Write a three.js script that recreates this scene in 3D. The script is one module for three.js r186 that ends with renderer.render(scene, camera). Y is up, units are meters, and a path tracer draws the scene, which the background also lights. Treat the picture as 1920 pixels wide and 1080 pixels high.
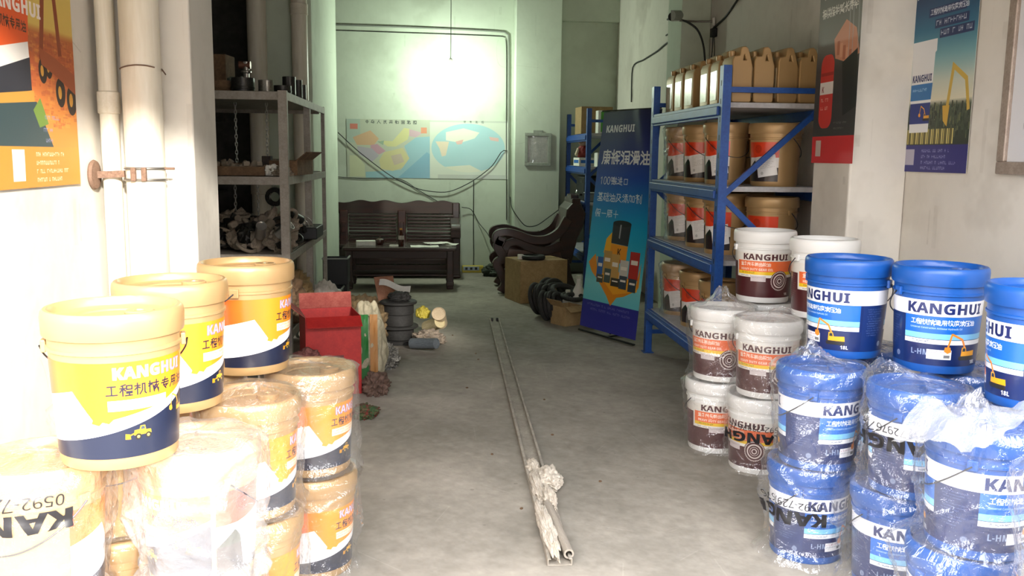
import * as THREE from 'three';
import { RoundedBoxGeometry } from 'three/addons/geometries/RoundedBoxGeometry.js';
import { mergeGeometries, mergeVertices, toCreasedNormals } from 'three/addons/utils/BufferGeometryUtils.js';
import { ImprovedNoise } from 'three/addons/math/ImprovedNoise.js';

// ---------------------------------------------------------------- camera, sky, sun, exposure
const scene = new THREE.Scene();
const camera = new THREE.PerspectiveCamera(2 * Math.atan(540 / 1690) * 180 / Math.PI, 16 / 9, 0.05, 80);
camera.rotation.order = 'YXZ';
camera.position.set(0, 1.47, 0);
camera.rotation.set(-Math.atan(248 / 1690), -Math.atan(145 / 1690), THREE.MathUtils.degToRad(0.7));
const renderer = new THREE.WebGLRenderer({ antialias: true });
renderer.toneMapping = THREE.LinearToneMapping;
renderer.toneMappingExposure = 1.0;
renderer.shadowMap.enabled = true;
renderer.shadowMap.type = THREE.PCFSoftShadowMap;
const { sin, cos, PI, abs, min, max, floor, sqrt, atan2, hypot } = Math;
{ // bright hazy overcast sky
  const W = 64, H = 32, d = new Float32Array(W * H * 4);
  for (let y = 0; y < H; y++) for (let x = 0; x < W; x++) {
    const e = (y + 0.5) / H * 2 - 1, k = e < 0 ? 0.3 : (1 + 2 * sin(e * PI / 2)) / 3, o = (y * W + x) * 4;
    d[o] = 0.98 * k; d[o + 1] = 0.99 * k; d[o + 2] = 1.03 * k; d[o + 3] = 1;
  }
  const t = new THREE.DataTexture(d, W, H, THREE.RGBAFormat, THREE.FloatType);
  t.mapping = THREE.EquirectangularReflectionMapping; t.magFilter = THREE.LinearFilter; t.needsUpdate = true;
  scene.background = t;
  scene.backgroundIntensity = 17.5;
}
const sun = new THREE.DirectionalLight(new THREE.Color(1, 0.95, 0.87), 13);
sun.name = 'sunlight';
sun.position.set(-0.9 + 0.36 * 14, 0.4 + 0.39 * 14, -2.4 + 14);
sun.target.position.set(-0.9, 0.4, -2.4);
sun.castShadow = true; sun.shadow.mapSize.set(2048, 2048); sun.shadow.radius = 9;
Object.assign(sun.shadow.camera, { left: -6, right: 6, top: 6, bottom: -6, near: 0.5, far: 40 });
scene.add(sun, sun.target);
const LAMP = [0.175, 2.42, -10.72];

// ---------------------------------------------------------------- helpers
const rng = (s) => () => { s = (s + 0x6d2b79f5) | 0; let t = Math.imul(s ^ (s >>> 15), 1 | s); t = (t + Math.imul(t ^ (t >>> 7), 61 | t)) ^ t; return ((t ^ (t >>> 14)) >>> 0) / 4294967296; };
const PN = new ImprovedNoise();
const clamp = (x, a = 0, b = 1) => min(b, max(a, x));
const mixn = (a, b, t) => a + (b - a) * t;
const smooth = (a, b, x) => { const t = clamp((x - a) / (b - a)); return t * t * (3 - 2 * t); };
const V = (x, y, z) => new THREE.Vector3(x, y, z);
const used = {};
function numbered(n) { const k = used[n] = (used[n] ?? -1) + 1; return k ? n + '_' + String(k).padStart(3, '0') : n; }
function shade(o) { o.castShadow = o.receiveShadow = true; return o; }
function thing(name, label, category, [x, y, z] = [0, 0, 0], turn = 0, group) {
  const o = new THREE.Group(); o.name = numbered(name); scene.add(o);
  o.position.set(x, y, z); o.rotation.y = turn; o.userData = { label, category };
  if (group) o.userData.group = group;
  return o;
}
function part(parent, name, geo, mat, label) {
  const m = shade(new THREE.Mesh(Array.isArray(geo) ? merge(geo) : geo, mat)); m.name = name; parent.add(m);
  if (label) m.userData.label = label;
  return m;
}
function solo(name, label, category, geo, mat, group, pos, turn = 0) {
  const m = shade(new THREE.Mesh(Array.isArray(geo) ? merge(geo) : geo, mat)); m.name = numbered(name); scene.add(m);
  m.userData = { label, category }; if (group) m.userData.group = group;
  if (pos) m.position.set(...pos); m.rotation.y = turn;
  return m;
}
function struct(name, geo, mat) {
  const m = shade(new THREE.Mesh(Array.isArray(geo) ? merge(geo) : geo, mat)); m.name = name; m.userData = { kind: 'structure' }; scene.add(m); return m;
}
function merge(list) {
  return mergeGeometries(list.map((g) => { const n = g.index ? g.toNonIndexed() : g.clone(); for (const k of Object.keys(n.attributes)) if (!['position', 'normal', 'uv'].includes(k)) n.deleteAttribute(k); if (!n.attributes.normal) n.computeVertexNormals(); return n; }));
}
function boxUV(g, s = 1) { // uv in metres by the dominant axis of the normal
  if (g.index) g = g.toNonIndexed();
  const p = g.attributes.position, uv = new Float32Array(p.count * 2), a = V(), b = V(), c = V();
  for (let i = 0; i < p.count; i += 3) {
    a.fromBufferAttribute(p, i); b.fromBufferAttribute(p, i + 1); c.fromBufferAttribute(p, i + 2);
    const n = b.clone().sub(a).cross(c.clone().sub(a)), ax = abs(n.x), ay = abs(n.y), az = abs(n.z);
    [a, b, c].forEach((q, k) => { const [u, v] = ax >= ay && ax >= az ? [q.z, q.y] : ay >= az ? [q.x, q.z] : [q.x, q.y]; uv[(i + k) * 2] = u * s; uv[(i + k) * 2 + 1] = v * s; });
  }
  g.setAttribute('uv', new THREE.BufferAttribute(uv, 2)); return g;
}
// box given by its centre x, z and its bottom y
function bx(w, h, d, x = 0, y = 0, z = 0, r = 0.004) {
  const rr = min(r, w * 0.4, h * 0.4, d * 0.4);
  const g = r > 0 ? new RoundedBoxGeometry(w, h, d, 1, rr) : new THREE.BoxGeometry(w, h, d);
  return boxUV(g.translate(x, y + h / 2, z));
}
const span = (x0, x1, y0, y1, z0, z1, r = 0) => bx(abs(x1 - x0), y1 - y0, abs(z1 - z0), (x0 + x1) / 2, y0, (z0 + z1) / 2, r);
function tube(pts, r, seg = 6, closed = false, n) {
  const c = pts.length === 2 ? new THREE.LineCurve3(V(...pts[0]), V(...pts[1])) : new THREE.CatmullRomCurve3(pts.map((p) => V(...p)), closed, 'catmullrom', 0.4);
  return new THREE.TubeGeometry(c, n ?? (pts.length === 2 ? 1 : pts.length * 6), r, seg, closed);
}
function rod(a, b, r, seg = 10) { // capped cylinder between two points
  const A = V(...a), B = V(...b), d = B.clone().sub(A), g = new THREE.CylinderGeometry(r, r, d.length(), seg);
  g.applyQuaternion(new THREE.Quaternion().setFromUnitVectors(V(0, 1, 0), d.clone().normalize())); const m = A.add(B).multiplyScalar(0.5); return g.translate(m.x, m.y, m.z);
}
function bar(a, b, w, t, twist = 0) { // flat bar between two points
  const A = V(...a), B = V(...b), d = B.clone().sub(A), g = new THREE.BoxGeometry(w, d.length(), t).rotateY(twist);
  g.applyQuaternion(new THREE.Quaternion().setFromUnitVectors(V(0, 1, 0), d.clone().normalize())); const m = A.add(B).multiplyScalar(0.5); return boxUV(g.translate(m.x, m.y, m.z));
}
const lathe = (pts, seg = 48) => new THREE.LatheGeometry(pts.map(([r, y]) => new THREE.Vector2(max(r, 1e-4), y)), seg);
function crease(g, a = 0.6) { return toCreasedNormals(g, a); }
function lump(w, h, d, seed, rough = 0.25, detail = 4, sharp = 0) { // uneven heap or crumpled bundle with its base on y = 0
  const g = mergeVertices(new THREE.IcosahedronGeometry(0.5, detail * 4).deleteAttribute('normal').deleteAttribute('uv')), p = g.attributes.position, q = V();
  for (let i = 0; i < p.count; i++) {
    q.fromBufferAttribute(p, i).normalize();
    let n = PN.noise(q.x * 2.1 + seed * 7.3, q.y * 2.1 + seed, q.z * 2.1 - seed) * 0.8 + PN.noise(q.x * 5 - seed, q.y * 5, q.z * 5 + seed * 3.1) * 0.45;
    if (sharp) n += sharp * (0.5 - abs(PN.noise(q.x * 3.7 + seed, q.y * 3.7 - seed * 2, q.z * 3.7)) * 2);
    q.multiplyScalar(0.5 * (1 + rough * n));
    p.setXYZ(i, q.x * w, (max(q.y, -0.30) + 0.30) / 0.8 * h, q.z * d);
  }
  g.computeVertexNormals();
  return boxUV2(g);
}
function boxUV2(g) { const p = g.attributes.position, uv = new Float32Array(p.count * 2); for (let i = 0; i < p.count; i++) { uv[i * 2] = p.getX(i) + p.getZ(i) * 0.4; uv[i * 2 + 1] = p.getY(i) + p.getZ(i) * 0.7; } g.setAttribute('uv', new THREE.BufferAttribute(uv, 2)); return g; }
function sheet(w, d, t, f, nx = 12, nz = 12) { // thin solid sheet lying in xz, lifted by f(u, v)
  const g = new THREE.BoxGeometry(w, t, d, nx, 1, nz), p = g.attributes.position;
  for (let i = 0; i < p.count; i++) { const u = p.getX(i) / w + 0.5, v = p.getZ(i) / d + 0.5, r = f(u, v); if (Array.isArray(r)) p.setXYZ(i, p.getX(i) + r[0], p.getY(i) + r[1], p.getZ(i) + r[2]); else p.setY(i, p.getY(i) + r); }
  g.computeVertexNormals(); return crease(g, 0.5);
}
const place = (g, x, y, z, ry = 0, rx = 0, rz = 0) => g.applyMatrix4(new THREE.Matrix4().compose(V(x, y, z), new THREE.Quaternion().setFromEuler(new THREE.Euler(rx, ry, rz, 'YXZ')), V(1, 1, 1)));

// ---------------------------------------------------------------- textures
function lattice(seed, n) { const r = rng(seed), a = new Float32Array(n * n); for (let i = 0; i < n * n; i++) a[i] = r(); return (u, v) => { u = (u % 1 + 1) % 1 * n; v = (v % 1 + 1) % 1 * n; const x = floor(u) % n, y = floor(v) % n, X = (x + 1) % n, Y = (y + 1) % n, f = u - floor(u), g = v - floor(v), s = f * f * (3 - 2 * f), t = g * g * (3 - 2 * g); return mixn(mixn(a[y * n + x], a[y * n + X], s), mixn(a[Y * n + x], a[Y * n + X], s), t); }; }
function fbm(seed, base, oct) { const L = []; for (let i = 0; i < oct; i++) L.push(lattice(seed + i * 17, base << i)); return (u, v) => { let s = 0, a = 0.5, t = 0; for (const l of L) { s += a * l(u, v); t += a; a *= 0.55; } return s / t; }; }
function field(size, f, srgb = true, rep = 1) { // f(u, v) gives [r, g, b] in 0..1 or one number
  const d = new Uint8Array(size * size * 4);
  for (let y = 0; y < size; y++) for (let x = 0; x < size; x++) { const c = f((x + 0.5) / size, (y + 0.5) / size), o = (y * size + x) * 4; for (let k = 0; k < 3; k++) d[o + k] = 255 * clamp(Array.isArray(c) ? c[k] : c); d[o + 3] = 255; }
  const t = new THREE.DataTexture(d, size, size); t.wrapS = t.wrapT = THREE.RepeatWrapping; t.magFilter = THREE.LinearFilter; t.minFilter = THREE.LinearMipmapLinearFilter; t.generateMipmaps = true;
  if (srgb) t.colorSpace = THREE.SRGBColorSpace; t.repeat.set(rep, rep); t.needsUpdate = true; return t;
}
function painted(w, h, draw) {
  const c = document.createElement('canvas'); c.width = w; c.height = h; const x = c.getContext('2d'); draw(x, w, h);
  const t = new THREE.CanvasTexture(c); t.colorSpace = THREE.SRGBColorSpace; t.magFilter = THREE.LinearFilter; return t;
}
const rgb = (h) => { const n = parseInt(h.slice(1), 16); return [(n >> 16) / 255, (n >> 8 & 255) / 255, (n & 255) / 255]; };
const mix3 = (a, b, t) => [0, 1, 2].map((k) => mixn(a[k], b[k], t));
const nA = fbm(1, 4, 6), nB = fbm(91, 8, 5), nC = fbm(222, 32, 3), nD = fbm(333, 3, 4);
const STD = (o) => new THREE.MeshStandardMaterial(o);
function mottled(a, b, rep = 2, o = {}, sharp = 1) { // two-tone grain of matter
  const A = rgb(a), B = rgb(b);
  return STD({ map: field(256, (u, v) => mix3(A, B, clamp((0.55 * nB(u, v) + 0.45 * nC(u, v) - 0.5) * 2.2 * sharp + 0.5)), true, rep), roughness: 0.85, ...o });
}
const plain = (c, o = {}) => STD({ color: c, roughness: 0.6, ...o });

// plaster: painted wall with stains, scuffs and hairline scratches
function plaster(base, stain, seed, rep) {
  const A = rgb(base), S = rgb(stain), r = rng(seed), marks = [];
  for (let i = 0; i < 26; i++) marks.push([r(), r(), r() * 0.012 + 0.002, r() * 0.05 + 0.004, r()]);
  const cr = lattice(seed + 5, 6);
  return {
    map: field(1024, (u, v) => {
      let k = smooth(0.56, 0.82, nA(u, v)) * 0.2 + smooth(0.62, 0.8, nB(u + 0.3, v)) * 0.12 + (nC(u, v) - 0.5) * 0.13;
      for (const m of marks) { const dx = abs(u - m[0]), dy = abs(v - m[1]); if (dx < m[2] * 0.5 && dy < m[3]) k += 0.25 * m[4] * nC(u * 2, v * 2); }
      if (abs(cr(u, v) - 0.5) < 0.0022 && nD(u, v) > 0.55) k += 0.3;
      return mix3(A, S, clamp(k));
    }, true, rep),
    bump: field(512, (u, v) => 0.5 * nB(u, v) + 0.5 * nC(u, v), false, rep),
  };
}
const P1 = plaster('#d9d3c8', '#8d8478', 7, 0.4), P2 = plaster('#c9d2c0', '#858b78', 19, 0.36);
const M = {
  wallNear: STD({ map: P1.map, bumpMap: P1.bump, bumpScale: 0.004, roughness: 0.9 }),
  wallBack: STD({ map: P2.map, bumpMap: P2.bump, bumpScale: 0.004, roughness: 0.85 }),
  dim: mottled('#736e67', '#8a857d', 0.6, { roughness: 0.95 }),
  ceiling: mottled('#4e4b46', '#5c5953', 0.5, { roughness: 0.95 }),
  gold: STD({ color: new THREE.Color(0.45, 0.285, 0.125), roughness: 0.36, metalness: 0.25 }),
  blue: STD({ color: new THREE.Color(0.010, 0.085, 0.345), roughness: 0.34 }),
  white: STD({ color: new THREE.Color(0.78, 0.77, 0.74), roughness: 0.36 }),
  wire: STD({ color: 0x55555a, roughness: 0.4, metalness: 0.8 }),
  rackBlue: mottled('#1a458f', '#2456a4', 3, { roughness: 0.42 }),
  rackShelf: mottled('#c3c2c4', '#a9a8ab', 2, { roughness: 0.5 }),
  greySteel: mottled('#8e867c', '#a69e93', 4, { roughness: 0.65, metalness: 0.25 }),
  black: plain(0x161617, { roughness: 0.55 }),
  rubber: mottled('#1c1b1a', '#33312e', 5, { roughness: 0.75 }),
  darkSteel: mottled('#2a2928', '#47443f', 5, { roughness: 0.42, metalness: 0.55 }),
  steel: mottled('#77736c', '#9b968d', 5, { roughness: 0.35, metalness: 0.75 }),
  card: mottled('#8f7550', '#a68a61', 3, { roughness: 0.92 }),
  cardDark: mottled('#5d4733', '#7b6046', 3, { roughness: 0.92 }),
  paper: mottled('#d9d6cc', '#efece3', 4, { roughness: 0.9 }),
  dust: mottled('#7c7062', '#a19280', 6, { roughness: 0.97 }, 1.5),
  plasticWhite: plain(0xdedbd2, { roughness: 0.45 }),
  cable: plain(0x2b2c2a, { roughness: 0.6 }),
  cableGrey: plain(0x84887f, { roughness: 0.7 }),
  pipe: mottled('#e9e2d2', '#d9cfba', 1.5, { roughness: 0.45 }, 0.7),
  concrete: null,
};
{ // concrete screed floor: pale cement dust over darker patches, pits and scratches
  const r = rng(5), sc = [], pits = [];
  for (let i = 0; i < 60; i++) { const a = r() * PI; sc.push([r(), r(), cos(a), sin(a), r() * 0.05 + 0.01]); }
  for (let i = 0; i < 60; i++) pits.push([r(), r(), r() * 0.0022 + 0.0007]);
  const nE = fbm(77, 5, 7), nF = fbm(177, 64, 3);
  const map = field(1536, (u, v) => {
    let k = 0.45 + (nE(u, v) - 0.5) * 1.1 + (nF(u, v) - 0.5) * 0.42 + (nC(u * 4, v * 4) - 0.5) * 0.22;
    for (const s of sc) { const dx = u - s[0], dy = v - s[1], l = dx * s[2] + dy * s[3], q = abs(dx * s[3] - dy * s[2]); if (abs(l) < s[4] && q < 0.0008) k += 0.14; }
    for (const p of pits) { const q = (u - p[0]) ** 2 + (v - p[1]) ** 2; if (q < p[2] * p[2]) k -= 0.35; }
    return mix3(rgb('#807a6f'), rgb('#bab1a4'), clamp(k));
  }, true, 0.3);
  M.concrete = STD({ map, bumpMap: field(512, (u, v) => 0.5 * nB(u, v) + 0.5 * nC(u, v), false, 1), bumpScale: 0.003, roughness: 0.88 });
}
{ // dark lacquered wood with long grain
  const g = fbm(404, 4, 5);
  const map = field(512, (u, v) => { const n = g(u * 0.12, v), f = 0.5 + 0.5 * sin(40 * (v + 0.35 * n)); return mix3(rgb('#1e0e0a'), rgb('#4a2318'), clamp(0.25 + 0.5 * n * f + 0.25 * nC(u * 0.2, v))); }, true, 1.2);
  M.wood = new THREE.MeshPhysicalMaterial({ map, color: new THREE.Color(0.8, 0.48, 0.38), roughness: 0.55, clearcoat: 0.6, clearcoatRoughness: 0.07 });
  M.woodWarm = new THREE.MeshPhysicalMaterial({ map, color: new THREE.Color(1.6, 1.3, 1.15), roughness: 0.35, clearcoat: 0.7, clearcoatRoughness: 0.15 });
}
// clear polythene bag film, lightly milky
const crinkle = field(512, (u, v) => { const a = abs(nB(u, v) - 0.5), b = abs(nA(u * 2 + 0.2, v) - 0.5); return clamp(1 - a * 5) * 0.6 + clamp(1 - b * 6) * 0.4; }, false, 1);
M.film = new THREE.MeshPhysicalMaterial({ color: 0xffffff, transmission: 0.968, thickness: 0, roughness: 0.055, ior: 1.75, bumpMap: crinkle, bumpScale: 0.0035, side: THREE.DoubleSide });
M.filmMilky = new THREE.MeshPhysicalMaterial({ color: 0xffffff, transmission: 0.88, thickness: 0, roughness: 0.09, ior: 1.8, bumpMap: crinkle, bumpScale: 0.0035, side: THREE.DoubleSide });
M.sleeve = new THREE.MeshPhysicalMaterial({ color: 0xffffff, transmission: 1, thickness: 0, roughness: 0.06, ior: 1.35 });

// ---------------------------------------------------------------- lettering
// Chinese characters as pen strokes on a 10 x 10 grid, a pair of digits per point
const HAN = {
  工: '2181 5158 1898', 程: '4011 0343 2129 2306 2345 5191945451 5696 5797 4999 7679', 机: '0242 2029 2305 2344 616649 61818899', 械: '0232 1019 1304 1333 4292 70749997 9458 4565 4459 6458',
  专: '2282 1494 50368658 4769', 用: '218189 212609 2484 2686 5159', 油: '1122 0324 0927 3393993933 3696 6169', 康: '5051 1191 111709 3383 8387 2595 3787 5259 5639 5789', 辉: '2024 0213 4233 0545 1519 353949 5191 5152 9192 5494 6357 5797 7479',
  润: '1122 0324 0927 3239 41919989 5484 5686 5888 6468', 滑: '1122 0324 0927 4181844441 6264 3594 3536 9496 4749 46868989 4777 4878', 纯: '300232 420545 0848 4292 434695 7078 789897', 进: '1021 03333708 0799 4282 4595 5057 7077', 口: '2282882822',
  基: '1191 3035 7075 3272 3373 0595 4608 5698 5659 3777 1999', 础: '0141 2107 1434381814 7079 515494 9194 565999 9699', 及: '1171 3109 71648419 3599', 添: '1122 0324 0927 4181 3393 6139 6199 656958 4547 8597', 加: '0242 424837 2109 6292986862', 剂: '2021 0151 1135 5104 1155 2529 4549 7278 909989',
  假: '2006 1219 3139 315155 3555 3656 6191946494 6586 9569 6699', 一: '1595', 赔: '11414616 1116 2326 2609 3649 5191 6293 8373 5494 5696986858', 十: '1595 5159', 通: '1021 03333708 0799 4181 6283 434788 439388 4585 6368', 抗: '0232 2028 0524 6061 4292 557749 55858899',
  磨: '5051 1191 111709 3272 4145 7175 3686 5639 5787977757', 液: '1122 0324 0927 6061 3292 4247 4249 6354 6393 9349 6599', 压: '1191 1109 3585 6369 3999 7687', 重: '8011 0393 2484872724 2585 5058 1898 0999', 负: '4013 306161 2777 2272 223 5259 4718', 荷: '0292 3031 7071 2306 1419 3494 4585 4577 8489',
  齿: '5054 2124 5282 0494 1519 1999 9599 5538 5588', 轮: '0242 2016 1645 2029 0747 6043 6094 5585 655898', 持: '0232 2029 0625 4282 6064 3494 3696 8589 5758', 久: '4013 3171 7118 5599', 保: '2006 1219 4181844441 3696 6469 6649 6699', 护: '0232 2028 0625 6061 4383864643 4348', 车: '2181 4025 2585 1797 5359',
  延: '0121 2103 0333 3309 1599 8042 4795 7047 3797', 长: '3039 8043 0494 3948 5599', 寿: '1181 2272 0393 5009 3595 7479 5658', 命: '5004 5094 3464 1644464616 5696 5659 96', 辆: '0242 2016 1645 2029 0747 4191 4349 438389 5157 7177', 提: '0232 2029 0625 4181844441 3595 6569 6797 4659', 供: '2006 1219 5056 8086 4292 3696 5749 7799', 世: '0393 2028 2888 5056 8085 5585', 界: '2171742421 2373 5154 4515 5595 4649 6679', 地: '0232 2028 0846 4493 4149 4999 9996 6057', 图: '1191991911 3272 4216 3378 4657', 中: '2282862622 5059', 华: '3006 1216 5056 4693 0797 5559', 人: '5009 4399', 民: '218144 2484 2129 2948 5599', 共: '3036 7076 1292 0696 3718 6788', 和: '4011 0343 2129 2306 2345 5393983853', 国: '1191991911 3373 3575 3777 5357 6667',
};
function han(ctx, text, x, y, s, color, lw = 0.11, adv = 1.08, slant = 0) {
  ctx.save(); ctx.strokeStyle = color; ctx.lineWidth = s * lw; ctx.lineCap = 'square'; ctx.lineJoin = 'miter';
  for (const ch of text) {
    const g = HAN[ch];
    if (g) for (const st of g.split(' ')) { ctx.beginPath(); for (let i = 0; i + 1 < st.length; i += 2) { const px = +st[i] / 9.6 * s, py = +st[i + 1] / 9.6 * s; ctx[i ? 'lineTo' : 'moveTo'](x + px - slant * (py - s), y + py); } ctx.stroke(); }
    x += s * adv;
  }
  ctx.restore();
}
function logo(ctx, text, x, y, h, color, wide = 1.32, outline) {
  ctx.save(); ctx.translate(x, y); ctx.scale(wide, 1); ctx.font = 'bold ' + h / 0.72 + 'px sans-serif'; ctx.textBaseline = 'alphabetic'; ctx.fillStyle = color; ctx.strokeStyle = outline ?? color; ctx.lineWidth = h * (outline ? 0.09 : 0.05); ctx.fillText(text, 0, 0); ctx.strokeText(text, 0, 0); ctx.restore();
}
function latin(ctx, text, x, y, h, color, bold = true) { ctx.font = (bold ? 'bold ' : '') + h / 0.72 + 'px sans-serif'; ctx.fillStyle = color; ctx.fillText(text, x, y); }
function fine(ctx, x, y, w, h, color, seed = 1) { // a line of print too small to read in the photograph
  const r = rng(seed * 31 + floor(x + y)); ctx.fillStyle = color; for (let q = x; q < x + w;) { const k = h * (0.55 + r() * 0.35); ctx.fillRect(q, y, k * 0.2, h); ctx.fillRect(q, y + h * floor(r() * 3) / 2.6, k, h * 0.2); if (r() > 0.4) ctx.fillRect(q + k * 0.7, y, k * 0.2, h); q += k * 1.35 + (r() > 0.85 ? h : 0); }
}
function poly(ctx, color, pts) { ctx.fillStyle = color; ctx.beginPath(); pts.forEach(([x, y], i) => ctx[i ? 'lineTo' : 'moveTo'](x, y)); ctx.closePath(); ctx.fill(); }
function digger(ctx, x, y, s, body, arm, flip = 1) { // side view of an excavator, boom to the left
  ctx.save(); ctx.translate(x, y); ctx.scale(s * flip, s);
  ctx.strokeStyle = arm; ctx.lineJoin = 'round'; ctx.lineWidth = 7; ctx.beginPath(); ctx.moveTo(10, -22); ctx.lineTo(-8, -60); ctx.lineTo(-45, -78); ctx.stroke();
  ctx.lineWidth = 6; ctx.beginPath(); ctx.moveTo(-45, -80); ctx.lineTo(-56, -32); ctx.stroke();
  poly(ctx, arm, [[-66, -34], [-48, -34], [-44, -18], [-56, -12], [-68, -20]]);
  poly(ctx, body, [[-6, -34], [10, -34], [14, -20], [52, -22], [54, -4], [-8, -4]]); poly(ctx, '#222a33', [[-2, -31], [8, -31], [10, -20], [-3, -20]]);
  ctx.fillStyle = '#23211f'; ctx.beginPath(); ctx.roundRect(-16, -4, 70, 14, 7); ctx.fill();
  ctx.restore();
}
function loader(ctx, x, y, s) { // side view of a wheel loader
  ctx.save(); ctx.translate(x, y); ctx.scale(s, s);
  poly(ctx, '#f0b020', [[-40, -10], [-38, -34], [-14, -36], [-10, -52], [12, -52], [16, -30], [40, -28], [44, -10]]); poly(ctx, '#39424a', [[-6, -48], [9, -48], [12, -34], [-8, -34]]);
  ctx.strokeStyle = '#d89416'; ctx.lineWidth = 6; ctx.beginPath(); ctx.moveTo(-22, -26); ctx.lineTo(-58, -12); ctx.stroke(); poly(ctx, '#c98a18', [[-78, -22], [-58, -18], [-54, 6], [-80, 4]]);
  for (const q of [-20, 28]) { ctx.fillStyle = '#1d1c1b'; ctx.beginPath(); ctx.arc(q, -2, 15, 0, 7); ctx.fill(); ctx.fillStyle = '#e7bf52'; ctx.beginPath(); ctx.arc(q, -2, 7, 0, 7); ctx.fill(); }
  ctx.restore();
}
function gear(ctx, x, y, r, c) { ctx.strokeStyle = c; for (const [k, w] of [[0.92, 0.05], [0.66, 0.13], [0.42, 0.05], [0.22, 0.1]]) { ctx.lineWidth = r * w; ctx.beginPath(); ctx.arc(x, y, r * k, 0, 7); ctx.stroke(); } ctx.lineWidth = r * 0.07; for (let i = 0; i < 36; i++) { const a = i / 36 * 2 * PI; ctx.beginPath(); ctx.moveTo(x + cos(a) * r * 0.92, y + sin(a) * r * 0.92); ctx.lineTo(x + cos(a) * r * 1.02, y + sin(a) * r * 1.02); ctx.stroke(); } }
// ---------------------------------------------------------------- the room
struct('floor', span(-4.2, 2.6, -0.15, 0, -11.7, -1.55), M.concrete);
struct('forecourt', span(-16, 16, -0.18, -0.02, -1.55, 26), mottled('#6b6761', '#7d7871', 0.5, { roughness: 0.95 }));
struct('ceiling', span(-4.2, 2.6, 4.0, 4.2, -11.7, -1.55), M.ceiling);
struct('wall_right', span(2.27, 2.6, 0, 4, -11.45, -1.55), M.wallNear);
struct('wall_right_pillar', span(1.985, 2.27, 0, 4, -4.65, -4.22, 0.012), M.wallNear);
struct('wall_right_pillar_far', span(2.02, 2.27, 0, 4, -7.97, -7.52, 0.012), M.wallBack);
struct('wall_back', span(-4.2, 2.6, 0, 4, -11.7, -11.45), M.wallBack);
struct('wall_back_pillar', span(0.965, 1.525, 0, 4, -11.45, -11.12, 0.01), M.wallBack);
struct('wall_back_beam', span(1.525, 2.27, 3.12, 4, -11.45, -11.36), M.wallBack);
struct('wall_left', span(-1.72, -1.51, 0, 4, -4.28, -1.55), M.wallNear);
struct('wall_left_pillar', [span(-1.72, -1.10, 0, 4, -4.72, -4.28, 0.012), span(-4.2, -1.72, 0, 4, -4.72, -4.5)], M.wallNear);
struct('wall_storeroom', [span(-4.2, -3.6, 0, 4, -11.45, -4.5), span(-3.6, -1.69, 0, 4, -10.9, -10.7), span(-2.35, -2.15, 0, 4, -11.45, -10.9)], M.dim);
struct('wall_left_far', span(-1.69, -1.13, 0, 4, -10.7, -8.62, 0.008), M.wallBack);
struct('wall_front', [span(-1.72, 2.6, 2.55, 4.2, -1.75, -1.55), span(-8, -1.72, 0, 4.2, -1.75, -1.55), span(2.6, 9, 0, 4.2, -1.75, -1.55)], M.wallNear);
const facade = mottled('#857b6d', '#968b7c', 0.5, { roughness: 0.95 });
struct('building_across', [span(3.05, 13, 0, 5.4, 6.6, 7.8), span(3.0, 13.2, 5.4, 5.6, 6.4, 8)], facade);
struct('building_opposite', [span(-14, 0.9, 0, 5, 9, 12), span(-14.1, 1, 5, 5.2, 8.8, 12.2)], facade);

// ---------------------------------------------------------------- printed labels and posters
const blueLabel = painted(1024, 512, (c, w, h) => {
  c.fillStyle = '#0b2258'; c.fillRect(0, 0, w, h);
  c.fillStyle = '#e9eaee'; c.fillRect(0, 0, w, 122);
  c.fillStyle = '#1565c0'; c.fillRect(280, 124, 720, 134); c.fillStyle = '#7cc4ef'; c.fillRect(280, 258, 720, 44); c.fillStyle = '#e9eaee'; c.fillRect(280, 306, 720, 36);
  c.fillStyle = '#0b2258'; c.fillRect(280, 342, 720, 170);
  logo(c, 'KANGHUI', 292, 101, 80, '#16265e', 1.2);
  han(c, '工程机械通用抗磨液压油', 330, 148, 44, '#f2f5f8', 0.12, 1.06); latin(c, 'Universal Construction Antiwear Hydraulic Oil', 330, 222, 14, '#cfe2f4', false);
  fine(c, 350, 315, 120, 18, '#3b4a66', 2);
  latin(c, 'L-HM', 340, 432, 44, '#8494b0'); c.fillStyle = '#efeef0'; c.fillRect(470, 384, 190, 76); fine(c, 482, 396, 160, 12, '#b56a7a', 3); fine(c, 482, 420, 110, 10, '#8b8d98', 4); c.fillStyle = '#777'; c.fillRect(600, 424, 48, 24);
  digger(c, 760, 440, 2.35, '#f0a51c', '#e8892a'); latin(c, '18L', 850, 496, 30, '#f2f2f2');
  c.fillStyle = '#122a60'; c.fillRect(0, 126, 272, 386); for (let i = 0; i < 12; i++) fine(c, 40 + (i % 3) * 6, 150 + i * 20, 170 - (i % 4) * 24, 8, '#6f7fa3', i + 3);
  gear(c, 206, 452, 22, '#c9d2e2');
});
blueLabel.wrapS = THREE.RepeatWrapping; blueLabel.repeat.x = 2; blueLabel.offset.x = 0.625;
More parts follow.
